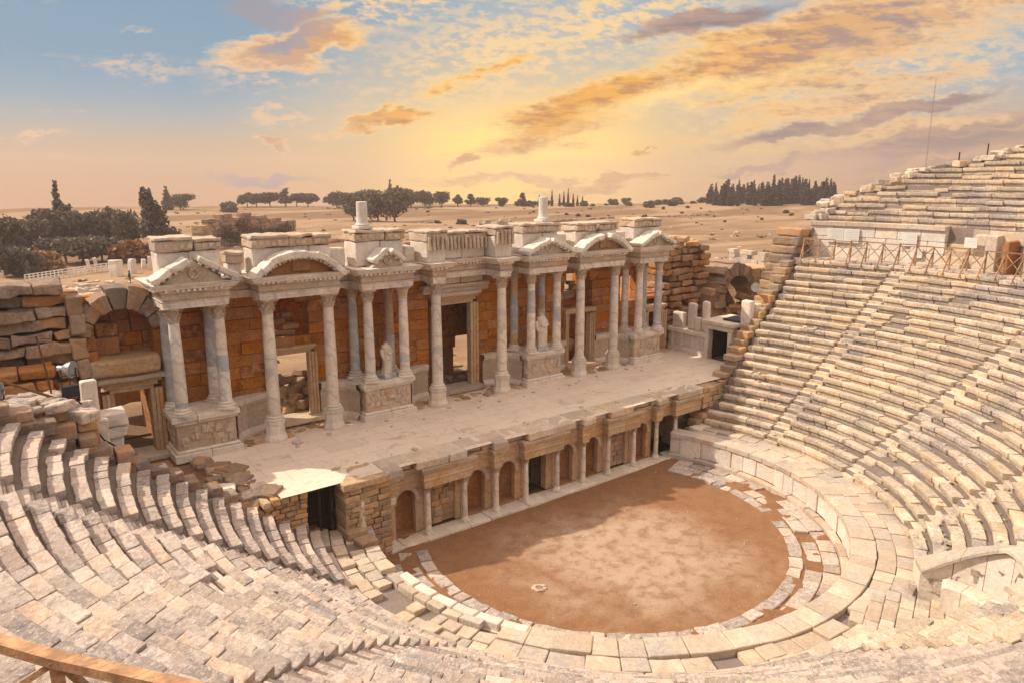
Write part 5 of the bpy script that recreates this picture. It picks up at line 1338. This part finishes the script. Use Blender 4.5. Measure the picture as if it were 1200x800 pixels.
mb = MB(); mb.tube([(-18.0, 2.1, 7.65), (-17.75, 1.7, 7.35), (-17.62, 1.45, 6.7), (-17.45, 1.42, 6.35), (-17.05, 1.3, 6.0), (-16.6, 1.1, 5.72), (-16.3, .7, 5.6)], .028, 6); tag(mb.build('cable', M['black'], None, True), 'black cable hanging from the left floodlight over the wall', 'cable')

# ------------------------------------------------------------------ fences
def fence_bay(t, p0, p1, z, h, mat, th, first=True, inward=Vector((0, 0, 0)), strut=True):
    d = (p1-p0); L = d.length
    def at2(u, zz, o=0.): q = p0+d*u; return Vector((q.x+inward.x*o, q.y+inward.y*o, z+zz))
    if first:
        mb = MB(); mb.bar(at2(0, 0), at2(0, h), th*.85); mb.build('post', mat, t)
        if strut: mb = MB(); mb.bar(at2(0, h*.78), at2(0, -.30, .62), th*.7); mb.build('brace', mat, t)
    mb = MB(); mb.bar(at2(-.0, h), at2(1.0, h), th, th*.75); mb.build('top_rail', mat, t)
    mb = MB(); mb.bar(at2(.03, .18, .02), at2(.97, h-.06, .02), th*.45); mb.bar(at2(.03, h-.06, -.02), at2(.97, .18, -.02), th*.45); mb.build('cross_brace', mat, t)
t = thing('timber_fence', 'long timber fence with crossed braces along the walkway on the right', 'fence')
for i in range(15):
    a0, a1 = 13.4-2.36*i, 13.4-2.36*(i+1); p0, p1 = pol(a0, 23.25), pol(a1, 23.25); inn = (Vector((0, YC, 0))-p0); inn.z = 0; inn.normalize()
    fence_bay(t, p0, p1, 9.78, 1.18+.03*math.sin(i*2.3), M['wood'], .08, True, inn)
t = thing('timber_fence', 'close timber rail fence in the lower left corner', 'fence')
for i in range(9):
    a0, a1 = -154.6+3.22*i, -154.6+3.22*(i+1); p0, p1 = pol(a0, 24.83), pol(a1, 24.83); inn = (Vector((0, YC, 0))-p0); inn.z = 0; inn.normalize()
    fence_bay(t, p0, p1, 9.72, 1.18, M['wood_near'], .115, True, -inn, False)
# info panels on the upper wall
def panel(a, w, z0, z1, r, label):
    p = pol(a, r); t = thing('info_panel', label, 'information panel', (p.x, p.y, z0), R(a+90), 'white panels on the upper wall')
    mb = MB(); mb.box(-w/2, w/2, -.03, .03, 0, z1-z0); mb.build('board', M['sign'], t)
    mb = MB()
    n = max(2, int((z1-z0)/.14))
    for k in range(n):
        z = (z1-z0)*(.86-.72*k/n); mb.box(-w*.42, -w*.42+w*rng.uniform(.5, .82), -.036, .036, z-.012, z+.012)
    mb.build('printed_lines', M['black'] if False else M['grey'], t)
panel(10.2, 1.0, 10.72, 11.6, 24.95, 'large white panel at the left end of the upper wall')
panel(7.9, .95, 10.72, 11.6, 24.95, 'second white panel beside the large left one')
panel(-.1, .85, 10.75, 11.5, 24.95, 'white panel in the middle of the upper wall')
panel(-1.2, .7, 10.1, 10.7, 24.93, 'low white panel just behind the fence rail')
panel(-8.6, .7, 10.95, 11.5, 24.5, 'small white panel on the broken upper wall at right')

# ------------------------------------------------------------------ plain behind: trees, ruins, people
def leaf_cloud(mb, blobs, n, size, up=.25):
    tot = sum(b[3]*b[4]*b[5] for b in blobs)
    for (x, y, z, rx, ry, rz) in blobs:
        m = int(n*rx*ry*rz/tot)+10
        for i in range(m):
            v = Vector((rng.gauss(0, 1), rng.gauss(0, 1), rng.gauss(0, 1))).normalized()*(rng.random()**.33)
            k = 1+.35*mn.noise(Vector((v.x*2.2+x, v.y*2.2+y, v.z*2.2+z)))
            c = Vector((x+v.x*rx*k, y+v.y*ry*k, z+v.z*rz*k)); s = size*rng.uniform(.6, 1.4)
            nrm = Vector((rng.gauss(0, 1), rng.gauss(0, 1), rng.gauss(.3, 1))).normalized(); q = nrm.to_track_quat('Z', 'Y')
            a = rng.uniform(0, 3.1); u = q @ Vector((math.cos(a)*s, math.sin(a)*s, 0)); w = q @ Vector((-math.sin(a)*s*.6, math.cos(a)*s*.6, 0))
            mb.add([c-u-w*.3, c+w*-1., c+u*1.1, c+w], [(0, 1, 2, 3)], rng.random())
def make_tree(kind, h, w, seed, leafmat):
    r0 = random.Random(seed); t = thing(kind, 'x x x x', 'tree'); mb = MB()
    th = h*(.34 if kind in ('umbrella_pine', 'pine_tree') else .2)
    mb.tube([(0, 0, -.5), (.05*w, 0, th*.5), (.02*w, .03*w, th), (0, 0, h*.75)], [h*.035, h*.03, h*.025, h*.008], 7)
    for k in range(5):
        a = k*1.3+seed; z = th*(.7+.15*k); mb.tube([(0, 0, z), (w*.2*math.cos(a), w*.2*math.sin(a), z+h*.12), (w*.38*math.cos(a), w*.38*math.sin(a), z+h*.2)], [h*.014, h*.009, h*.004], 5)
    mb.build('trunk', M['bark'], t)
    bl = []
    if kind == 'cypress':
        for k in range(7):
            q = k/6; rr = w*.5*(.55+.5*math.sin(math.pi*min(1, q*.75+.25)))*(1-q*.62); bl.append((0, 0, h*(.10+.83*q), rr, rr, h*.10))
        n, sz = 1100, .34
    elif kind == 'umbrella_pine':
        for k in range(11):
            a = r0.uniform(0, 6.28); d = w*.5*math.sqrt(r0.random())*.72; bl.append((d*math.cos(a), d*math.sin(a), h*(.54-.08*(d/w)+r0.uniform(-.16, .16)), w*.26, w*.26, h*.20))
        n, sz = 2600, .46
    elif kind == 'pine_tree':
        for k in range(16):
            q = r0.random(); a = r0.uniform(0, 6.28); d = w*.5*(1-q*.75)*r0.uniform(.2, .8); bl.append((d*math.cos(a), d*math.sin(a), h*(.26+.66*q), w*.26*(1.15-q*.6), w*.26*(1.15-q*.6), h*.11))
        n, sz = 2200, .40
    else:
        for k in range(11):
            a = r0.uniform(0, 6.28); d = w*.5*r0.random()*.75; bl.append((d*math.cos(a), d*math.sin(a), h*(r0.uniform(.18, .62) if kind == 'bush' else r0.uniform(.3, .8)), w*.27, w*.27, h*.22))
        n, sz = 1900, .40
    st = rng.getstate(); rng.seed(seed); mb = MB(); leaf_cloud(mb, bl, n, sz); mb.build('crown', leafmat, t); rng.setstate(st)
    return t
protos = {}
def tree(kind, var, px, d, h, w, label, leafmat='pine', group=None, rz=None):
    key = (kind, var, leafmat); H, W = {'cypress': (9, 2.4), 'umbrella_pine': (8, 9), 'pine_tree': (11, 7), 'bush': (4, 5), 'broad_tree': (8, 8)}[kind]
    if key not in protos: protos[key] = o = make_tree(kind, H, W, var*17+3+len(kind), M[leafmat])
    else: o = copy_tree(protos[key])
    o.location = at(px, d, -.1); o.scale = (w/W, w/W, h/H); o.rotation_euler = (0, 0, rng.uniform(0, 6.28) if rz is None else rz)
    o['label'] = label; o['category'] = 'bush' if kind == 'bush' else 'tree'
    if group: o['group'] = group
    elif 'group' in o: del o['group']
    return o
def H(pxh, d): return pxh/856*d
GL = 'dark trees of the grove at left'
same = 'dark tree in the dense grove on the left'
for i, (px, d, ph, pw, kind, lm, lab) in enumerate((
    (172, 118, 80, 40, 'pine_tree', 'pine', 'tallest dark pine at the right end of the left grove'),
    (64, 135, 70, 15, 'cypress', 'pine', 'pointed conifer poking above the left grove'),
    (48, 128, 47, 44, 'broad_tree', 'pine', 'broad dark tree below the pointed conifer'), (75, 130, 54, 36, 'pine_tree', 'pine', 'dark pine just right of the pointed conifer'),
    (96, 125, 45, 40, 'broad_tree', 'pine', 'round dark tree in the middle of the left grove'), (120, 128, 46, 40, 'broad_tree', 'pine2', 'dusty tree left of the tallest pine'),
    (146, 122, 50, 34, 'broad_tree', 'pine2', 'dusty broad tree touching the tallest pine'), (18, 122, 40, 40, 'broad_tree', 'pine2', 'dusty tree near the left picture edge'),
    (2, 118, 46, 40, 'broad_tree', 'pine', 'dark tree cut by the left picture edge'), (110, 108, 34, 40, 'umbrella_pine', 'pine', 'low rounded tree in front of the left grove'),
    (66, 108, 34, 46, 'umbrella_pine', 'pine', 'low wide tree in front of the left grove, near the white railing'), (84, 105, 38, 44, 'umbrella_pine', 'pine2', 'flat crowned tree at the front of the grove'),
    (140, 104, 28, 40, 'bush', 'rustleaf', 'russet bush in front of the tallest pine'), (152, 106, 30, 40, 'bush', 'rustleaf', 'orange brown bush beside the broken white pillars'),
    (28, 100, 30, 36, 'bush', 'rustleaf', 'orange bush low at the left of the grove'), (44, 96, 20, 30, 'bush', 'rustleaf', 'small orange shrub behind the white railing'),
    (8, 96, 40, 40, 'bush', 'pine', 'dark shrub at the left picture edge'), (198, 112, 22, 16, 'pine_tree', 'pine', 'little dark tree alone right of the left grove'),
    (180, 104, 14, 44, 'bush', 'pine', 'low dark hedge bush under the little tree'), (205, 108, 12, 26, 'bush', 'pine', 'low dark shrub right of the hedge bush'))):
    d *= 1.27; tree(kind, i % 3, px, d, H(ph, d)*.88, H(pw, d), lab, lm, GL)
GR = 'trees along the far edge of the plain'
for i, (px, d, ph, pw, kind, lm, lab) in enumerate((
    (194, 320, 25, 12, 'cypress', 'pine', 'slim cypress like tree on the far edge, right of the grove'), (210, 322, 17, 24, 'broad_tree', 'pine', 'round tree right of the slim cypress'),
    (267, 300, 15, 18, 'bush', 'pine2', 'dusty bush alone on the plain above the leftmost gable'), (288, 335, 18, 20, 'umbrella_pine', 'pine', 'leftmost umbrella pine of the far row'), (300, 335, 17, 22, 'umbrella_pine', 'pine', 'second umbrella pine of the far row'),
    (316, 335, 19, 22, 'umbrella_pine', 'pine', 'third umbrella pine of the far row'), (333, 335, 22, 16, 'pine_tree', 'pine', 'taller tree in the middle of the far row'), (347, 335, 17, 20, 'umbrella_pine', 'pine', 'umbrella pine right of the taller tree in the far row'),
    (360, 335, 18, 24, 'umbrella_pine', 'pine', 'last umbrella pine at the right end of the far row'), (393, 320, 22, 24, 'umbrella_pine', 'pine', 'umbrella pine left of the white column stump'), (408, 318, 20, 22, 'umbrella_pine', 'pine', 'umbrella pine above the left column stump'),
    (424, 322, 21, 20, 'umbrella_pine', 'pine2', 'pine just right of the left column stump'), (412, 235, 34, 34, 'broad_tree', 'pine2', 'nearer leafy tree directly behind the left column stump'), (440, 232, 36, 34, 'broad_tree', 'pine2', 'nearer broad tree right of the left column stump'),
    (463, 230, 40, 40, 'broad_tree', 'pine2', 'largest nearer tree behind the facade, under the spiky conifer'), (457, 310, 32, 9, 'cypress', 'pine', 'spiky conifer above the largest nearer tree'), (480, 320, 20, 30, 'broad_tree', 'pine', 'dark round tree right of the spiky conifer'),
    (497, 322, 19, 26, 'broad_tree', 'pine', 'dark tree in the run right of the conifer'), (518, 325, 19, 24, 'broad_tree', 'pine', 'round dark tree above the centre bay'), (536, 325, 14, 16, 'pine_tree', 'pine', 'small conical tree above the centre bay'),
    (551, 325, 16, 14, 'pine_tree', 'pine', 'second small conical tree right of the centre bay'), (566, 325, 12, 18, 'broad_tree', 'pine2', 'low tree at the end of the conical pair'), (588, 325, 11, 16, 'broad_tree', 'pine', 'small round tree standing alone on the far edge'),
    (612, 325, 17, 11, 'pine_tree', 'pine', 'single conical tree left of the slim cypresses'))):
    tree(kind, i % 3, px, d, H(ph, d), H(pw, d), lab, lm, GR)
for i, (px, ph) in enumerate(((632, 13), (641, 11), (647, 18), (656, 14), (661, 17), (666, 20), (672, 14), (677, 12), (683, 11))):
    tree('cypress', 1, px, 330, H(ph, 330), H(3.4, 330), 'slim cypress in the spaced row above the right column stump', 'cypress', 'slim cypresses in a spaced row')
r2 = random.Random(5)
for i in range(64):
    px = 832+148*(i+.5)/64+r2.uniform(-1.5, 1.5); d = r2.uniform(300, 335); ph = (23 if px > 850 else 18)+r2.uniform(-6, 6)
    tree('cypress', i % 4, px, d, H(ph, d), H(r2.uniform(5.5, 12), d), 'dark cypress in the dense plantation on the right horizon', 'cypress', 'cypresses of the dense plantation')
for i in range(26):
    px = r2.uniform(495, 935); d = r2.uniform(210, 335); ph = r2.uniform(2, 4.5)
    if 830 < px < 985 and d > 280: continue
    tree('bush', i % 2, px, d, H(ph, d), H(ph*r2.uniform(1., 1.7), d), 'small dry shrub dotted on the open plain', 'dryshrub' if i % 3 else 'pine2', 'dry shrubs dotted over the plain')
for px, d, ph, lab in ((540, 215, 8, 'dark round shrub on the plain above the centre bay'), (512, 220, 5, 'little shrub left of the dark round shrub'), (762, 300, 9, 'grey green bush on the slope left of the plantation'), (788, 310, 8, 'grey green bush next to the plantation')):
    tree('bush', 1, px, d, H(ph, d), H(ph*1.5, d), lab, 'pine2')
# old wall with creepers behind the facade
t = thing('ruined_wall', 'long low brown wall overgrown with creeper beyond the facade', 'ruin')
pa, pb = at(236, 150), at(340, 172); d = (pb-pa); d.z = 0; L = d.length; q = Matrix.Translation((pa.x, pa.y, min(pa.z, pb.z))) @ Matrix.Rotation(math.atan2(d.y, d.x), 4, 'Z')
mb = MB(); ashlar(mb, 0, L, -.8, .8, -.4, 6.4, .75, 1.5, amp=.12, face=.2, Mx=q, bev=.1, top=lambda x: 6.2-.5*math.sin(x*.9) if x < L*.45 else 6.0-4.0*(x/L-.45)); mb.build('masonry', M['ruin'], t)
mb = MB(); st = rng.getstate()
for i in range(18): leaf_cloud(mb, [tuple(q @ Vector((L*(.12+.85*i/18), -.8, rng.uniform(1.5, 4.8)-1.6*i/18)))+(1.8, 1.2, 1.2)], 220, .22)
mb.build('creeper', M['dryshrub'], t)
mb = MB(); ashlar(mb, -2.4, .4, -1.2, 1.0, -.4, 4.6, .7, 1.0, amp=.08, face=.1, Mx=q); mb.build('corner_blocks', M['rubble'], t)
# white railing, pillars and stones at left
t = thing('white_railing', 'white painted rail fence in front of the left grove', 'railing'); A, B, Cc = at(14, 112), at(60, 116), at(120, 121)
for p, q2 in ((A, B), (B, Cc)):
    for k in range(9):
        u = k/9; a = p.lerp(q2, u); b = p.lerp(q2, u+1/9)
        mb = MB(); mb.bar(a, a+Vector((0, 0, 1.15)), .16); mb.build('post', M['whitepaint'], t)
        for z in (.45, .8, 1.12): 
            mb = MB(); mb.bar(a+Vector((0, 0, z)), b+Vector((0, 0, z)), .10); mb.build('rail', M['whitepaint'], t)
for px, d, w, h, lab in ((124, 93, 1.25, 1.8, 'thick broken white pillar in the rubble field'), (144, 95, .75, 1.7, 'slimmer leaning white pillar beside the thick one'), (158, 100, .5, 1.1, 'low stone stump right of the white pillars'), (166, 98, .45, 1.6, 'narrow upright stone behind the leftmost attic'), (173, 97, .4, 1.9, 'thin upright stone nearest the leftmost attic'),
                         (92, 102, .4, 1.2, 'small upright stone under the grove, left one'), (101, 103, .4, 1.3, 'small upright stone under the grove, right one')):
    d *= 1.22; w *= 1.2; h *= 1.25; p = at(px, d); mb = MB(); q = Matrix.Translation(p) @ Matrix.Rotation(rng.uniform(0, 1), 4, 'Z') @ Matrix.Rotation(rng.uniform(-.1, .1), 4, 'Y'); mb.stone(-w/2, w/2, -w*.4, w*.4, -.3, h, .12, .1, 1.2, None, q); tag(mb.build('stone_pillar', M['bright']), lab, 'stone pillar')
mb = MB()
for i in range(900):
    u = rng.random(); px = rng.uniform(-30, 150); d = rng.uniform(62, 98)+14*rng.random()**2
    if px > 105 and rng.random() < .6: continue
    p = at(px, d); s = rng.uniform(.12, .5)*(1 if rng.random() < .85 else 1.6); q = Matrix.Translation(p) @ Matrix.Rotation(rng.uniform(0, 3), 4, 'Z') @ Matrix.Rotation(rng.uniform(-.4, .4), 4, 'X'); mb.stone(-s*1.3, s*1.3, -s*.7, s*.7, -s*.3, s*.6, .09, .07, 2, None, q, n=.4)
for i in range(520):
    px = rng.uniform(150, 960); d = 58+170*rng.random()**1.5; p = at(px, d)
    if p.y < 13.5: continue
    s = rng.uniform(.15, .5); q = Matrix.Translation(p) @ Matrix.Rotation(rng.uniform(0, 3), 4, 'Z'); mb.stone(-s*1.2, s*1.2, -s*.7, s*.7, -s*.3, s*.5, .09, .07, 2, None, q, n=.4)
tag(mb.build('rubble', M['slab']), 'wide field of scattered ancient stones beyond the theatre', 'rubble', kind='stuff')
p = at(124, 62); mb = MB(); mb.stone(p.x-.9, p.x+.9, p.y-.5, p.y+.5, p.z-.2, p.z+.35, .15, .06, 1.5); tag(mb.build('stone_block', M['whitepaint']), 'rounded white block on the sand above the ruined arch', 'stone block')
p = at(160, 56); mb = MB(); mb.stone(p.x-1., p.x+1., p.y-.8, p.y+.8, p.z-.2, p.z+1.9, .1, .08, 1.5); tag(mb.build('stone_block', M['rubble']), 'tall orange block just left of the leftmost attic', 'stone block')
# ruins and barrier posts beyond on the right
t = thing('ruined_wall', 'low pale ruined wall on the plain above the right arch', 'ruin')
pa, pb = at(862, 118), at(905, 112); d = pb-pa; L = d.length; q = Matrix.Translation((pa.x, pa.y, min(pa.z, pb.z))) @ Matrix.Rotation(math.atan2(d.y, d.x), 4, 'Z')
mb = MB(); ashlar(mb, 0, L, -.5, .5, -.5, 2.6, .6, 1.4, amp=.08, face=.1, Mx=q, top=lambda x: 2.6 if (x % 3) < 1.9 else 1.6, drop=.12); mb.build('wall_blocks', M['slab'], t)
t = thing('barrier_rail', 'line of thin dark barrier posts on the plain right of the facade', 'barrier')
pv = None
for k in range(12):
    p = at(835+9.5*k, 82-1.2*k); mb = MB(); mb.bar(p, p+Vector((0, 0, 2.0)), .09); mb.build('post', M['iron'], t)
    if pv: mb = MB(); mb.bar(pv+Vector((0, 0, 1.1)), p+Vector((0, 0, 1.1)), .03); mb.build('rope', M['iron'], t)
    pv = p
def person(p, h, rz, top, label, pose=0):
    t = thing('person', label, 'person', p, rz); k = h/1.75
    me = bpy.data.meshes.new('body')
    J = [(0, 0, .95), (0, 0, 1.15), (0, 0, 1.42), (0, 0, 1.54), (0, 0, 1.68), (.10, 0, .9), (.12, .06*pose, .5), (.12, -.05, .08), (.12, .10, .03), (-.10, 0, .9), (-.12, -.10*pose, .5), (-.13, -.18*pose, .08), (-.13, -.05, .03), (.19, 0, 1.40), (.25, .03, 1.12), (.24, .14, .90), (-.19, 0, 1.40), (-.25, .02, 1.12), (-.24, .10, .88)]
    E = [(0, 1), (1, 2), (2, 3), (3, 4), (0, 5), (5, 6), (6, 7), (7, 8), (0, 9), (9, 10), (10, 11), (11, 12), (2, 13), (13, 14), (14, 15), (2, 16), (16, 17), (17, 18)]
    rad = [.15, .15, .16, .06, .11, .10, .065, .05, .045, .10, .065, .05, .045, .07, .05, .04, .07, .05, .04]
    me.from_pydata([tuple(c*k for c in j) for j in J], E, []); me.update(); o = bpy.data.objects.new('body', me); col.objects.link(o); o.parent = t
    m = o.modifiers.new('skin', 'SKIN')
    if not me.skin_vertices: me.skin_vertices.new(name='')
    for i, v in enumerate(me.skin_vertices[0].data): v.radius = (rad[i]*k, rad[i]*k*.8); v.use_root = (i == 0)
    o.modifiers.new('sub', 'SUBSURF').levels = 1; o.modifiers['sub'].render_levels = 1
    me.materials.append(M[top]); 
    mb = MB(); mb.lathe([(.04*k, 1.55*k), (.10*k, 1.62*k), (.105*k, 1.7*k), (.06*k, 1.79*k), (.01, 1.80*k)], 0, -.01, 10); mb.build('hair', M['black'], t, True)
person(at(938, 82), 1.75, .6, 'cloth_pale', 'distant person in pale clothes standing beyond the right ruins', 1)
person(at(929, 83), 1.7, 2.2, 'cloth_dark', 'distant person in dark clothes beside the pale one, beyond the right ruins', -1)
person(at(905, 95), 1.7, 1.2, 'cloth_dark', 'distant person in dark clothes alone near the barrier posts', 1)
person(at(140, 104), 1.75, .9, 'cloth_dark', 'distant dark figure standing in the rubble field at left', 1)
# posts and mast on the skyline of the seating
for a, r, h, z, lab in ((.6, 31.2, 1.35, 15.0, 'dark post standing on the crumbling upper seats, the nearer of two'), (-1.6, 32.2, 1.15, 15.7, 'shorter dark post beside the tallest upper seats')):
    p = pol(a, r, z); mb = MB(); mb.bar(p, p+Vector((0, 0, h)), .06); tag(mb.build('post', M['iron']), lab, 'post')
mb = MB(); b = R(HEAD)-math.atan2(1091-600, 891); d = 260; p = Vector((CAM.x+d*math.cos(b), CAM.y+d*math.sin(b), 0)); top = 42
for k in range(3):
    o = Vector((.35*math.cos(k*2.1), .35*math.sin(k*2.1), 0)); mb.bar(p+o+Vector((0, 0, -6)), p+o*.4+Vector((0, 0, top)), .045)
for k in range(30):
    z = -4+k*1.6; f = 1-.6*(z+6)/(top+6)
    for j in range(3):
        o0 = Vector((.35*math.cos(j*2.1), .35*math.sin(j*2.1), 0))*f; o1 = Vector((.35*math.cos(j*2.1+2.1), .35*math.sin(j*2.1+2.1), 0))*f; mb.bar(p+o0+Vector((0, 0, z)), p+o1+Vector((0, 0, z+1.5)), .035)
tag(mb.build('antenna_mast', M['mast_haze']), 'thin red lattice mast rising far behind the upper seats', 'mast')

# ------------------------------------------------------------------ air
m, nt = new_mat('hazy_air'); g = G(nt); v = g.n('ShaderNodeVolumePrincipled'); v.inputs['Color'].default_value = (.88, .70, .62, 1); v.inputs['Density'].default_value = .0006; v.inputs['Anisotropy'].default_value = .2
g.l(v.outputs[0], g.n('ShaderNodeOutputMaterial').inputs['Volume'])
mb = MB(); mb.box(-1300, 1300, -1300, 1300, -96, 50); o = mb.build('haze', m); o['kind'] = 'stuff'; tag(o, 'thin warm haze lying over the plain and the theatre', 'haze')

mb = MB()
for i in range(900):
    k = rng.randint(1, 16); r = R_ROW+ROW_D*k+rng.uniform(.12, .5); a = rng.uniform(-185, 14)
    if a < -95 and k > 8: continue
    if a > end_right(r)-1 or a < end_left(r)+1: continue
    if (pol(a, r)-EX_C).length < EX_R+.6: continue
    s = abs(rng.gauss(0, .03))+.018; q = Matrix.Translation(pol(a, r, Z_WALK+ROW_H*k-.02)) @ Matrix.Rotation(rng.uniform(0, 3), 4, 'Z') @ Matrix.Rotation(rng.uniform(-.4, .4), 4, 'X'); mb.stone(-s*1.3, s*1.3, -s, s, -s*.5, s*.8, .03, .02, 4, None, q, n=.3)
tag(mb.build('rubble', M['seat']), 'small broken chips lying on the stone seats', 'rubble', kind='stuff')
t = thing('field_wall', 'long low line of tumbled field stones crossing the plain behind the facade', 'field wall')
for pts in (((470, 150), (560, 190), (650, 225), (740, 245), (830, 250)), ((300, 160), (350, 150), (420, 165))):
    mb = MB()
    for (x0, d0), (x1, d1) in zip(pts, pts[1:]):
        for k in range(60):
            u = rng.random(); p = at(x0+(x1-x0)*u, d0+(d1-d0)*u+rng.gauss(0, 1.2)); s = rng.uniform(.2, .7); q = Matrix.Translation(p) @ Matrix.Rotation(rng.uniform(0, 3), 4, 'Z'); mb.stone(-s*1.4, s*1.4, -s, s, -s*.3, s*.9, .1, .1, 2, None, q, n=.4)
    mb.build('tumbled_stones', M['ruin'], t)

mb = MB()
for i in range(420):
    px = rng.uniform(-40, 1000); d = 45+300*rng.random()**1.2; p0 = at(px, d)
    if p0.y < 13.5: continue
    s = rng.uniform(.18, .5)*(.6+d/300)
    for k in range(5):
        a = rng.uniform(0, 3.1); u = Vector((math.cos(a), math.sin(a), 0))*s*rng.uniform(.4, .9); c = p0+Vector((rng.gauss(0, s*.5), rng.gauss(0, s*.5), 0)); h = Vector((0, 0, s*rng.uniform(.3, .8)))
        mb.add([c-u, c+u, c+u*.6+h, c-u*.7+h*.9], [(0, 1, 2, 3)], rng.random())
tag(mb.build('scrub', M['dryshrub']), 'low dry scrub covering the plain in patches', 'scrub', kind='stuff')
for i in range(26):
    px = rng.uniform(585, 832); d = rng.uniform(318, 345); ph = rng.uniform(4, 9)
    tree('bush' if i % 3 else 'broad_tree', i % 2, px, d, H(ph, d), H(ph*rng.uniform(1.1, 2.0), d), 'hazy small bush or tree along the far right edge of the plain', 'pine2', 'hazy bushes along the far right edge')
mb = MB(); ashlar(mb, -13.3, -12.0, .35, 3.1, 2.2, 3.44, .35, .7, amp=.07, face=.15, bev=.07)
for i in range(40):
    u = rng.random(); x = -12.45-1.25*u+rng.gauss(0, .15); y = .4+4.9*u; s = rng.uniform(.12, .34); q = Matrix.Translation((x, y, 3.44)) @ Matrix.Rotation(rng.uniform(0, 3), 4, 'Z') @ Matrix.Rotation(rng.uniform(-.25, .25), 4, 'X'); mb.stone(-s*1.3, s*1.3, -s, s, -s*.6, s*.55, .07, .06, 2.5, None, q)
tag(mb.build('masonry_wall', M['ruin']), 'broken stone edge under the left side of the stage paving', 'masonry wall')

mb = MB()
for i in range(150):
    x = rng.uniform(18, 25.5); y = rng.uniform(4.4, 7.2); z = 3.5+2.6*sstep(18, 25, x)*rng.random()+.5*rng.random(); s = rng.uniform(.18, .55)
    q = Matrix.Translation((x, y, z)) @ Matrix.Rotation(rng.uniform(0, 3), 4, 'Z') @ Matrix.Rotation(rng.uniform(-.5, .5), 4, 'X'); mb.stone(-s*1.3, s*1.3, -s, s, -s*.6, s*.6, .09, .09, 2, None, q)
tag(mb.build('rubble', M['brown']), 'fallen brown blocks heaped between the right ruins and the side wall', 'rubble', kind='stuff')
mb = MB()
for i in range(70):
    x = rng.uniform(-10, 13); y = rng.choice((rng.uniform(.2, 1.2), rng.uniform(4.2, 5.3))); s = abs(rng.gauss(0, .035))+.02; q = Matrix.Translation((x, y, ZS+.01)) @ Matrix.Rotation(rng.uniform(0, 3), 4, 'Z'); mb.stone(-s*1.3, s*1.3, -s, s, -s*.5, s*.7, .02, .02, 4, None, q, n=.3)
tag(mb.build('rubble', M['slab']), 'small stone chips lying on the stage paving', 'rubble', kind='stuff')

for px0, d0, px1, d1, h, lab in ((700, 150, 740, 160, 1.3, 'low broken stone wall on the slope beyond the right bays'), (912, 105, 945, 100, 2.0, 'pale broken wall beyond the left end of the timber fence'), (52, 150, 100, 158, 1.6, 'low white ruin wall under the left grove'), (560, 210, 600, 214, 1.2, 'faint line of ruin wall on the plain above the centre bay')):
    pa, pb = at(px0, d0), at(px1, d1); d = pb-pa; L = d.length; q = Matrix.Translation((pa.x, pa.y, min(pa.z, pb.z)-.2)) @ Matrix.Rotation(math.atan2(d.y, d.x), 4, 'Z'); mb = MB(); f = rng.random()*6
    ashlar(mb, 0, L, -.5, .5, 0, h+.6, .45, 1.1, amp=.09, face=.15, Mx=q, bev=.08, drop=.12, top=lambda x: (h+.6)*(.5+.5*abs(math.sin(x*.8+f))))
    if mb.v: tag(mb.build('ruined_wall', M['slab']), lab, 'ruin')
